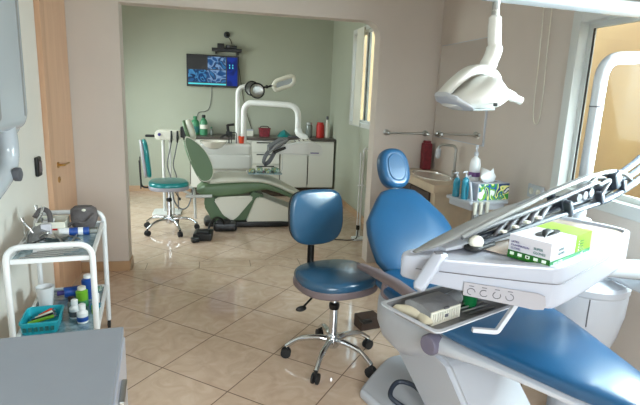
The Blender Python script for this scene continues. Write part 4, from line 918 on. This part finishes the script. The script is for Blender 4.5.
# handpiece cart behind the teal stool
t = Thing('instrument_cart', 'white handpiece stand on two posts behind the teal stool', 'stand', (-.58, 6.30, 0))
S = 6.30
t.part('post', MB().rod((-.60, S, .03), (-.60, S, .94), .019, 14), 'alu'); t.part('post', MB().rod((-.52, S, .03), (-.52, S, .94), .012, 12), 'alu')
t.part('foot', MB().slab(rrect(.34, .30, .04), 0, .03, .01, Matrix.Translation((-.57, S, 0))), 'alu')
hd3 = MB(); hd3.loft([[V((x, y, z)) for x, z in ((-.68, .93), (-.38, .92), (-.375, .975), (-.40, 1.03), (-.66, 1.04), (-.69, 1.0))] for y in (S-.11, S+.10)]); bmesh.ops.bevel(hd3.bm, geom=list(hd3.bm.edges), offset=.012, segments=2, affect='EDGES')
ho = t.part('head', hd3, 'cream')
t.part('side_arm', MB().box((-.74, S-.03, .965), (.12, .05, .03), .01), 'black', ho)
t.part('dial', MB().lathe([(.018, 0), (.018, .012)], (-.63, S-.11, .99), 16, (0, -1, 0)), 'ink', ho)
for k, x in enumerate((-.49, -.42)):
    h = t.part('handpiece', MB().tube([(x, S-.13, 1.04), (x, S-.13, .96), (x-.005, S-.12, .90)], [.010, .014, .009], 10), 'black', ho)
    t.part('hose', MB().tube(bez([(x-.005, S-.12, .90), (x-.03, S-.11, .78), (x-.06, S-.10, .62), (x-.02, S-.10, .45), (x-.01, S-.05, .06)], 6), .007, 8), 'hose2', h)
t = Thing('footrest_rail', 'white tubular rail between the teal stool and green chair', 'rail', (-.30, 5.86, .32))
t.o.location = (-.36, 6.04, 0); t.loc = V((-.36, 6.04, 0))
t.part('rail', MB().tube(fillet([(-.50, 6.02, .40), (-.23, 6.02, .38), (-.22, 6.02, 0.0)], .05), .016, 10).tube([(-.48, 6.06, .40), (-.48, 6.06, 0.0)], .016, 10).rod((-.48, 6.06, .39), (-.23, 6.04, .28), .014), 'alu')
solo('hanging_hose', MB().tube(bez([(-.47, 5.80, .46), (-.45, 5.80, .28), (-.38, 5.82, .17), (-.30, 5.84, .19), (-.25, 5.90, .32), (-.24, 5.98, .385)], 7), .008, 8), 'hose2', 'grey hose sagging between the teal stool and green chair', 'hose', (-.36, 5.82, .17))
t = Thing('foot_pedal', 'black foot pedal with cable on the floor by the green chair', 'foot pedal', (-.16, 5.16, 0))
t.part('body', MB().box((-.11, 5.16, .04), (.19, .22, .08), .015, RZ(-.1)), 'black')
t.part('treadle', MB().box((-.11, 5.13, .088), (.13, .13, .018), .006, RZ(-.1)), 'rubber')
t.part('toe_lever', MB().box((-.19, 5.02, .03), (.08, .07, .05), .012, RZ(.3)), 'black')
t.part('cable', MB().tube(bez([(-.06, 5.25, .07), (-.03, 5.29, .14), (.03, 5.33, .18), (.09, 5.36, .15), (.11, 5.38, .09)], 6), .012, 10), 'black')
t = Thing('foot_pedal', 'low black control lying against the green chair base', 'foot pedal', (.12, 5.455, 0)); t.o.name = 'foot_pedal'
t.part('body', MB().box((.12, 5.455, .05), (.26, .14, .10), .03), 'black'); t.part('dome', MB().ball((.10, 5.45, .09), (.09, .06, .045), 14), 'rubber')
# slim stand and cable by the right jamb
t = Thing('drip_stand', 'slim white hooked stand in the far room by the opening edge', 'stand', (1.545, 5.0, 0))
t.part('pole', MB().tube(fillet([(1.545, 5.0, 0.02), (1.545, 5.0, .98), (1.58, 5.0, 1.0), (1.60, 5.0, .96)], .02), .011, 10), 'tubewhite')
t.part('pole', MB().rod((1.515, 5.0, .02), (1.515, 5.0, .95), .006), 'tubewhite')
t.part('crossbar', MB().rod((1.50, 5.0, .60), (1.565, 5.0, .60), .008), 'tubewhite')
t.part('foot', MB().slab(rrect(.14, .12, .03), 0, .025, .008, Matrix.Translation((1.535, 5.0, 0))), 'tubewhite')
t.part('plug', MB().box((1.52, 4.98, .14), (.035, .03, .05), .006), 'black')
solo('floor_cable', MB().tube(bez([(1.52, 4.965, .12), (1.50, 4.95, .03), (1.42, 4.96, .006), (1.32, 4.99, .006), (1.15, 5.02, .006), (.95, 5.06, .006)], 6), .006, 8), 'black', 'black cable running over the floor to the slim white stand', 'cable', (1.3, 4.98, 0))
# curtain at the far window
cu = MB(); n = 22; A = []; B = []
for k in range(n+1):
    y = 5.98+.28*k/n; x = XF-.035+.010*math.sin(k*1.6); A.append(V((x, y, 1.17))); B.append(V((x, y, 2.34)))
A2 = [p+V((.004, 0, 0)) for p in A]; B2 = [p+V((.004, 0, 0)) for p in B]
cu.loft([A+A2[::-1], B+B2[::-1]]); solo('curtain', cu, 'curtain', 'narrow white curtain bunched in the far window', 'curtain', (XF-.035, 6.12, 1.17))

# ------------------------------------------------------------------ left wall: x-ray arm
t = Thing('xray_unit', 'rounded white x-ray unit on the left wall above the trolley', 'x-ray unit', (XL, 2.65, 1.22))
b = MB().slab(rrect(.95, 1.05, .09), 0, .07, .03, frame((XL+.004, 2.56, 1.77), (0, 1, 0), (0, 0, 1), (1, 0, 0)), 5); uo = t.part('housing', b, 'unitgrey')
b = MB().slab(rrect(.60, .96, .10), 0, .15, .05, frame((XL+.004, 2.62, 1.77), (0, 1, 0), (0, 0, 1), (1, 0, 0)), 6); t.part('front_cover', b, 'unitgrey', uo)
t.part('cover_edge', MB().tube([(XL+.152, 2.84, 1.36), (XL+.152, 2.84, 2.18)], .008, 8), 'hose', uo)
t.part('grip', MB().tube(fillet([(XL+.14, 2.42, 1.56), (XL+.19, 2.42, 1.56), (XL+.19, 2.42, 1.36), (XL+.14, 2.42, 1.36)], .02), .012, 10), 'hose', uo)
t.part('cable_gland', MB().box((XL+.06, 2.50, 1.23), (.10, .12, .10), .02), 'black', uo)
t.part('arm', MB().tube(bez([(XL+.10, 2.72, 1.34), (XL+.10, 2.74, 1.20), (XL+.10, 2.70, 1.11), (XL+.10, 2.60, 1.06), (XL+.10, 2.40, 1.00), (XL+.10, 2.2, .97)], 6), .046, 18), 'unitgrey')
t.part('inner_hose', MB().tube([(XL+.07, 2.60, 1.30), (XL+.07, 2.60, 1.10)], .03, 14), 'cream')
t.part('joint', MB().lathe([(.028, 0), (.034, .008), (.034, .03), (.02, .036)], (XL+.14, 2.66, 1.085), 18, (1, 0, 0)), 'inkgrey')
t = Thing('wall_bracket', 'pale grey bracket low on the left wall at the frame edge', 'bracket', (XL, 2.45, .80))
t.part('plate', MB().bx(XL, XL+.035, 2.36, 2.62, .76, .98, .01), 'unitgrey'); t.part('peg', MB().rod((XL+.03, 2.5, .93), (XL+.06, 2.5, .93), .012), 'inkgrey')

# ------------------------------------------------------------------ trolley
t = Thing('trolley', 'white tubular two shelf trolley along the left wall', 'trolley', (-.808, 2.81, 0), math.radians(7), local=True)
MTt = Matrix.Translation((-.808, 2.81, 0)) @ Matrix.Rotation(math.radians(7), 4, 'Z')
for sy, top in ((-1, .775), (1, .775)):
    y = .345*sy
    fr = t.part('end_frame', MB().tube(fillet([(-.185, y, .055), (-.185, y, top), (.185, y, top), (.185, y, .055)], .075, 8), .0145, 14), 'tubewhite')
    for x in (-.185, .185):
        t.part('caster', MB().lathe([(.012, -.01), (.026, -.008), (.026, .008), (.012, .01)], (x, y, .026), 16, (1, 0, 0)).rod((x, y, .03), (x, y, .06), .009), 'rubber', fr)
for z in (.702, .288):
    so = t.part('shelf_frame', MB().bx(-.19, -.17, -.345, .345, z-.012, z+.012, .004).bx(.17, .19, -.345, .345, z-.012, z+.012, .004).bx(-.17, .17, -.345, -.327, z-.012, z+.012, .004).bx(-.17, .17, .327, .345, z-.012, z+.012, .004), 'tubewhite')
    t.part('shelf_panel', MB().bx(-.17, .17, -.327, .327, z-.004, z+.002), 'shelfglass', so, label='bluish glass panel')
TW = lambda x, y, z: MTt @ V((x, y, z))
ZT, ZL = .7045, .2905
# top shelf
b = MB().rings([((.06, .22, ZT), (.055, 0, 0), (0, .05, 0)), ((.06, .22, ZT+.02), (.07, 0, 0), (0, .06, 0)), ((.065, .22, ZT+.08), (.085, 0, 0), (0, .07, 0)), ((.06, .22, ZT+.13), (.078, 0, 0), (0, .06, 0)), ((.06, .22, ZT+.15), (.055, 0, 0), (0, .04, 0))], 24, 2.8)
b.xf(MTt @ Matrix.Translation((.03+.06*.12, .22*.12, ZT*.12)) @ Matrix.Scale(.88, 4))
t = Thing('fabric_pouch', 'dark grey fabric pouch at the far end of the trolley top', 'pouch', TW(.09, .22, ZT)); po = t.part('pouch', b, 'gcloth')
b = MB().tube(bez([TW(.01, .165, ZT+.03), TW(.05, .148, ZT+.06), TW(.10, .146, ZT+.05), TW(.15, .16, ZT+.10)], 6), .007, 8); t.part('strap', b, 'gcloth', po)
t.part('emblem', MB().ball(TW(.10, .146, ZT+.125), (.012, .005, .008), 10), 'cream', po)
t = Thing('pen_tray', 'white open carton in the middle of the trolley top', 'box', TW(-.05, .18, ZT))
b = MB(); b.loft([[V((x*s-.065, y*s+.17, z)) for x, y in rrect(.15, .17, .01, 2)] for s, z in ((1, ZT), (1, ZT+.075), (.95, ZT+.075), (.95, ZT+.01))]); b.xf(MTt); bo = t.part('carton', b, 'cream')
b = MB().bx(-.10, -.03, .0835, .0845, ZT+.03, ZT+.04); b.xf(MTt); t.part('red_line', b, 'red', bo)
b = MB().bx(-.11, -.06, .13, .2, ZT+.01, ZT+.072); b.xf(MTt); t.part('packs', b, 'paper', bo)
b = MB().bx(-.105, -.055, .045, .08, ZT, ZT+.075, .003); b.xf(MTt)
solo('small_carton', b, 'wcard', 'small upright white carton in front of the open carton', 'box', TW(-.08, .06, ZT))
t = Thing('cream_tube', 'blue and white cream tube lying beside the grey pouch', 'tube', TW(.07, .07, ZT))
b = MB().rod((.0, .07, ZT+.022), (.13, .075, ZT+.022), .022, 16); b.xf(MTt); to = t.part('tube', b, 'bluep')
b = MB().rod((-.02, .069, ZT+.022), (.03, .071, ZT+.022), .0228, 16); b.xf(MTt); t.part('cap', b, 'tubewhite', to); b = MB().rod((.075, .0727, ZT+.022), (.10, .0737, ZT+.022), .0225, 16); b.xf(MTt); t.part('label', b, 'tubewhite', to)
b = MB().bx(.03, .17, .10, .15, ZT, ZT+.022, .003); b.xf(MTt); solo('flat_packet', b, 'gglass', 'flat grey packet under the front of the grey pouch', 'packet', TW(.1, .12, ZT))
b = MB().bx(-.12, .06, -.20, -.06, ZT, ZT+.003); b.xf(MTt @ Matrix.Rotation(.1, 4, 'Z')); solo('paper_sheet', b, 'paper', 'white paper sheet lying on the front of the trolley top', 'paper', TW(-.03, -.13, ZT))
labs = ['long steel forceps crossing upright at the left of the pile', 'short steel forceps leaning left on the trolley top', 'steel forceps standing behind the metal pile', 'bright steel forceps leaning right towards the small carton', 'dark steel forceps lying low at the front of the pile', 'steel forceps lying nearest the wall on the trolley']
sp_ = [((-.14, .10, .02), (-.10, .13, .16)), ((-.15, .02, .02), (-.19, .05, .12)), ((-.12, .17, .02), (-.15, .2, .15)), ((-.11, .02, .03), (-.05, -.06, .06)), ((-.13, -.10, .012), (-.04, -.16, .012)), ((-.165, -.10, .012), (-.17, .06, .04))]
for k, (a, b_) in enumerate(sp_):
    A_, B_ = TW(a[0], a[1], ZT+a[2]-.01), TW(b_[0], b_[1], ZT+b_[2]); dv = (B_-A_).normalized(); sd = dv.orthogonal().normalized()
    t = Thing('dental_forceps', labs[k], 'forceps', A_, group='forceps on the trolley top')
    for s in (-1, 1):
        t.part('handle', MB().tube(bez([A_+sd*.024*s, A_+(B_-A_)*.4+sd*.016*s, A_+(B_-A_)*.7, B_-sd*.006*s], 5), [.0055]*11+[.004]*5, 8), 'steel')
    t.part('pivot', MB().ball(A_+(B_-A_)*.7, .009, 10), 'steel')
b = MB().rings([((-.15, -.02, ZT+.008), (.004, 0, 0), (0, .03, .008)), ((-.12, .0, ZT+.03), (.004, 0, 0), (0, .07, .028)), ((-.09, .01, ZT+.04), (0, 0, .01), (0, .08, .034)), ((-.05, .0, ZT+.02), (0, 0, .01), (0, .05, .018)), ((-.035, .0, ZT+.008), (0, 0, .004), (0, .02, .006))], 14, 2); b.xf(MTt @ Matrix.Translation((-.02, .02, 0)))
solo('foil_wrap', b, 'foil', 'crumpled grey foil wrap under the forceps on the trolley', 'wrap', TW(-.11, .02, ZT))
b = MB().tube(bez([(-.15, .15, ZT+.09), (-.12, .17, ZT+.13), (-.08, .15, ZT+.12), (-.07, .12, ZT+.06), (-.09, .09, ZT+.012)], 6), .014, 10); b.xf(MTt); solo('rubber_bulb_hose', b, 'gcloth', 'dark grey curved rubber piece at the back of the pile', 'rubber hose', TW(-.09, .09, ZT))
labs = ['steel probe lying foremost on the trolley top', 'second steel probe from the front of the trolley top', 'third steel probe from the front of the trolley top', 'steel probe by the right front corner of the trolley']
for k in range(4):
    a, b_ = TW(-.14+.02*k, -.30+.028*k, ZT+.005), TW(.05+.03*k, -.29+.032*k, ZT+.005)
    t = Thing('dental_probe', labs[k], 'dental probe', a, group='probes on the trolley top'); t.part('shaft', MB().tube([a, a*.8+b_*.2, a*.2+b_*.8, b_], [.0015, .004, .004, .0015], 8), 'steel')
b = MB().rings([((-.02, -.02, ZT+.006), (.05, 0, 0), (0, .028, 0)), ((-.02, -.02, ZT+.028), (.062, 0, 0), (0, .038, 0)), ((-.02, -.02, ZT+.029), (.056, 0, 0), (0, .033, 0)), ((-.02, -.02, ZT+.010), (.044, 0, 0), (0, .024, 0))], 24, 2.4); b.xf(MTt)
solo('kidney_dish', b, 'steel', 'small steel dish in front of the small white carton', 'dish', TW(-.02, -.02, ZT))
tool_labels = ['dark handled tool lying across the left front of the trolley top', 'steel scaler lying beside the wall side rail', 'steel scaler leaning on the small steel dish', 'steel scaler right of the small steel dish', 'steel scaler in front of the blue and white tube']
for k, (a, b_) in enumerate((((-.15, -.15, .012), (-.06, -.06, .03)), ((-.16, -.22, .008), (-.155, -.08, .02)), ((.02, -.09, .008), (-.03, -.03, .045)), ((.06, -.10, .008), (.075, .02, .02)), ((.10, -.04, .008), (.02, .03, .012)))):
    A_, B_ = TW(a[0], a[1], ZT+a[2]), TW(b_[0], b_[1], ZT+b_[2])
    t = Thing('hand_tool', tool_labels[k], 'tool', A_); t.part('shaft', MB().tube([A_, A_*.7+B_*.3, A_*.2+B_*.8, B_], [.004, .006, .005, .002], 8), 'rubber' if k == 0 else 'steel')
# lower shelf
t = Thing('plastic_cup', 'white plastic cup on the lower trolley shelf near the wall', 'cup', TW(-.12, .11, ZL))
b = MB().lathe([(.036, ZL), (.047, ZL+.11), (.049, ZL+.112), (.044, ZL+.112), (.034, ZL+.006)], (-.12, .11, 0), 26); b.xf(MTt); t.part('cup', b, 'tubewhite')
t = Thing('storage_basket', 'turquoise slotted basket on the lower trolley shelf', 'basket', TW(-.09, -.13, ZL))
def bk_(s, z): return [V((x*s-.088, y*s-.17, z)) for x, y in rrect(.175, .21, .02)]
b = MB().loft([bk_(.9, ZL), bk_(1.0, ZL+.055), bk_(1.03, ZL+.058), bk_(1.03, ZL+.066), bk_(.95, ZL+.066), bk_(.86, ZL+.008)]); b.xf(MTt); bo = t.part('basket', b, 'turq')
for k in range(6):
    b = MB().bx(-.160+.025*k, -.145+.025*k, -.2755, -.272, ZL+.02, ZL+.042); b.xf(MTt); t.part('slot', b, 'inkg', bo)
cl = [('limep', 'lime green pen lying in the turquoise basket'), ('black', 'black pen lying in the turquoise basket'), ('cream', 'white pen lying in the turquoise basket'), ('orange', 'orange pen lying in the turquoise basket')]
for k, (m, l) in enumerate(cl):
    a, b_ = TW(-.145+.012*k, -.225+.026*k, ZL+.045), TW(-.03-.008*k, -.20+.03*k, ZL+.062)
    t = Thing('pen', l, 'pen', a); t.part('barrel', MB().tube([a, b_], .009, 10), m); t.part('tip', MB().cone(b_, b_+(b_-a).normalized()*.015, .008, .002, 10), 'inkgrey')
bottle('dropper_bottle', 'white bottle with cap in front on the lower trolley shelf', TW(.055, -.10, ZL), [(.027, 0), (.028, .005), (.028, .055), (.014, .07), (.014, .075)], 'tubewhite', [(.017, .073), (.017, .10), (.012, .104)], 'tubewhite', (.0288, .01, .04, 'inkgrey'))
bottle('dropper_bottle', 'white bottle with blue label right of the basket', TW(.10, -.17, ZL), [(.027, 0), (.028, .005), (.028, .055), (.014, .07), (.014, .075)], 'tubewhite', [(.018, .073), (.018, .10), (.012, .104)], 'tubewhite', (.0288, .01, .035, 'bluep'))
bottle('dropper_bottle', 'small brown capped bottle against the basket corner', TW(.03, -.03, ZL), [(.02, 0), (.021, .005), (.021, .055), (.012, .07)], 'gglass', [(.015, .068), (.015, .09)], 'brown')
bottle('dropper_bottle', 'lime green bottle in the middle of the lower shelf', TW(.075, .05, ZL), [(.031, 0), (.032, .005), (.032, .09), (.02, .10)], 'limep', [(.022, .098), (.022, .115), (.017, .118)], 'cream', (.0325, .0, .04, 'greenb'))
bottle('dropper_bottle', 'tall blue bottle behind the lime green one', TW(.095, .17, ZL), [(.034, 0), (.035, .005), (.035, .11), (.02, .125)], 'bluep', [(.022, .123), (.022, .142), (.017, .145)], 'tubewhite')
bottle('dropper_bottle', 'small white bottle by the right rail of the lower shelf', TW(.145, .06, ZL), [(.018, 0), (.019, .004), (.019, .06), (.01, .072)], 'tubewhite', [(.012, .07), (.012, .088)], 'tubewhite')
bottle('dropper_bottle', 'small yellow bottle at the right front of the lower shelf', TW(.15, -.07, ZL), [(.016, 0), (.017, .004), (.017, .045), (.01, .052)], 'limecard', [(.012, .05), (.012, .066)], 'cream')
t = Thing('squeeze_bottle', 'dark blue bottle lying behind the cup on the lower shelf', 'bottle', TW(0, .21, ZL)); b = MB().rod((-.04, .20, ZL+.03), (.05, .22, ZL+.03), .03, 16); b.xf(MTt); t.part('body', b, 'bluep'); b = MB().rod((-.04, .20, ZL+.03), (-.075, .192, ZL+.03), .014, 14); b.xf(MTt); t.part('cap', b, 'ink')
b = MB().bx(.0, .16, .25, .32, ZL, ZL+.012, .003); b.xf(MTt); solo('packet', b, 'packs', 'flat coloured packet at the far end of the lower shelf', 'packet', TW(.08, .3, ZL))
b = MB().bx(.12, .175, -.02, .03, ZL, ZL+.02, .004); b.xf(MTt); solo('gauze_packet', b, 'tealbottle', 'pale blue packet between bottles at the right rail', 'packet', TW(.15, 0, ZL))

# ------------------------------------------------------------------ grey topped cabinet in the near left corner
t = Thing('low_cabinet', 'grey topped white cabinet in the near left corner', 'cabinet', (-.295, 1.615, 0), math.radians(5.5), local=True)
t.part('carcass', MB().bx(-.74, -.012, -.90, -.012, .06, .722), 'whitep')
t.part('worktop', MB().bx(-.75, 0, -.91, 0, .722, .75, .004), 'grey', label='plain grey top')
t.part('plinth', MB().bx(-.72, -.05, -.88, -.05, 0, .06), 'plinth')
for k in range(2):
    y0 = -.895+.442*k
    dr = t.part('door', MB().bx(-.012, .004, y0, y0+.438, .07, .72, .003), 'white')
    t.part('pull', MB().bx(.004, .02, y0+.20-.06, y0+.20+.06, .66, .672, .003), 'steel', dr)
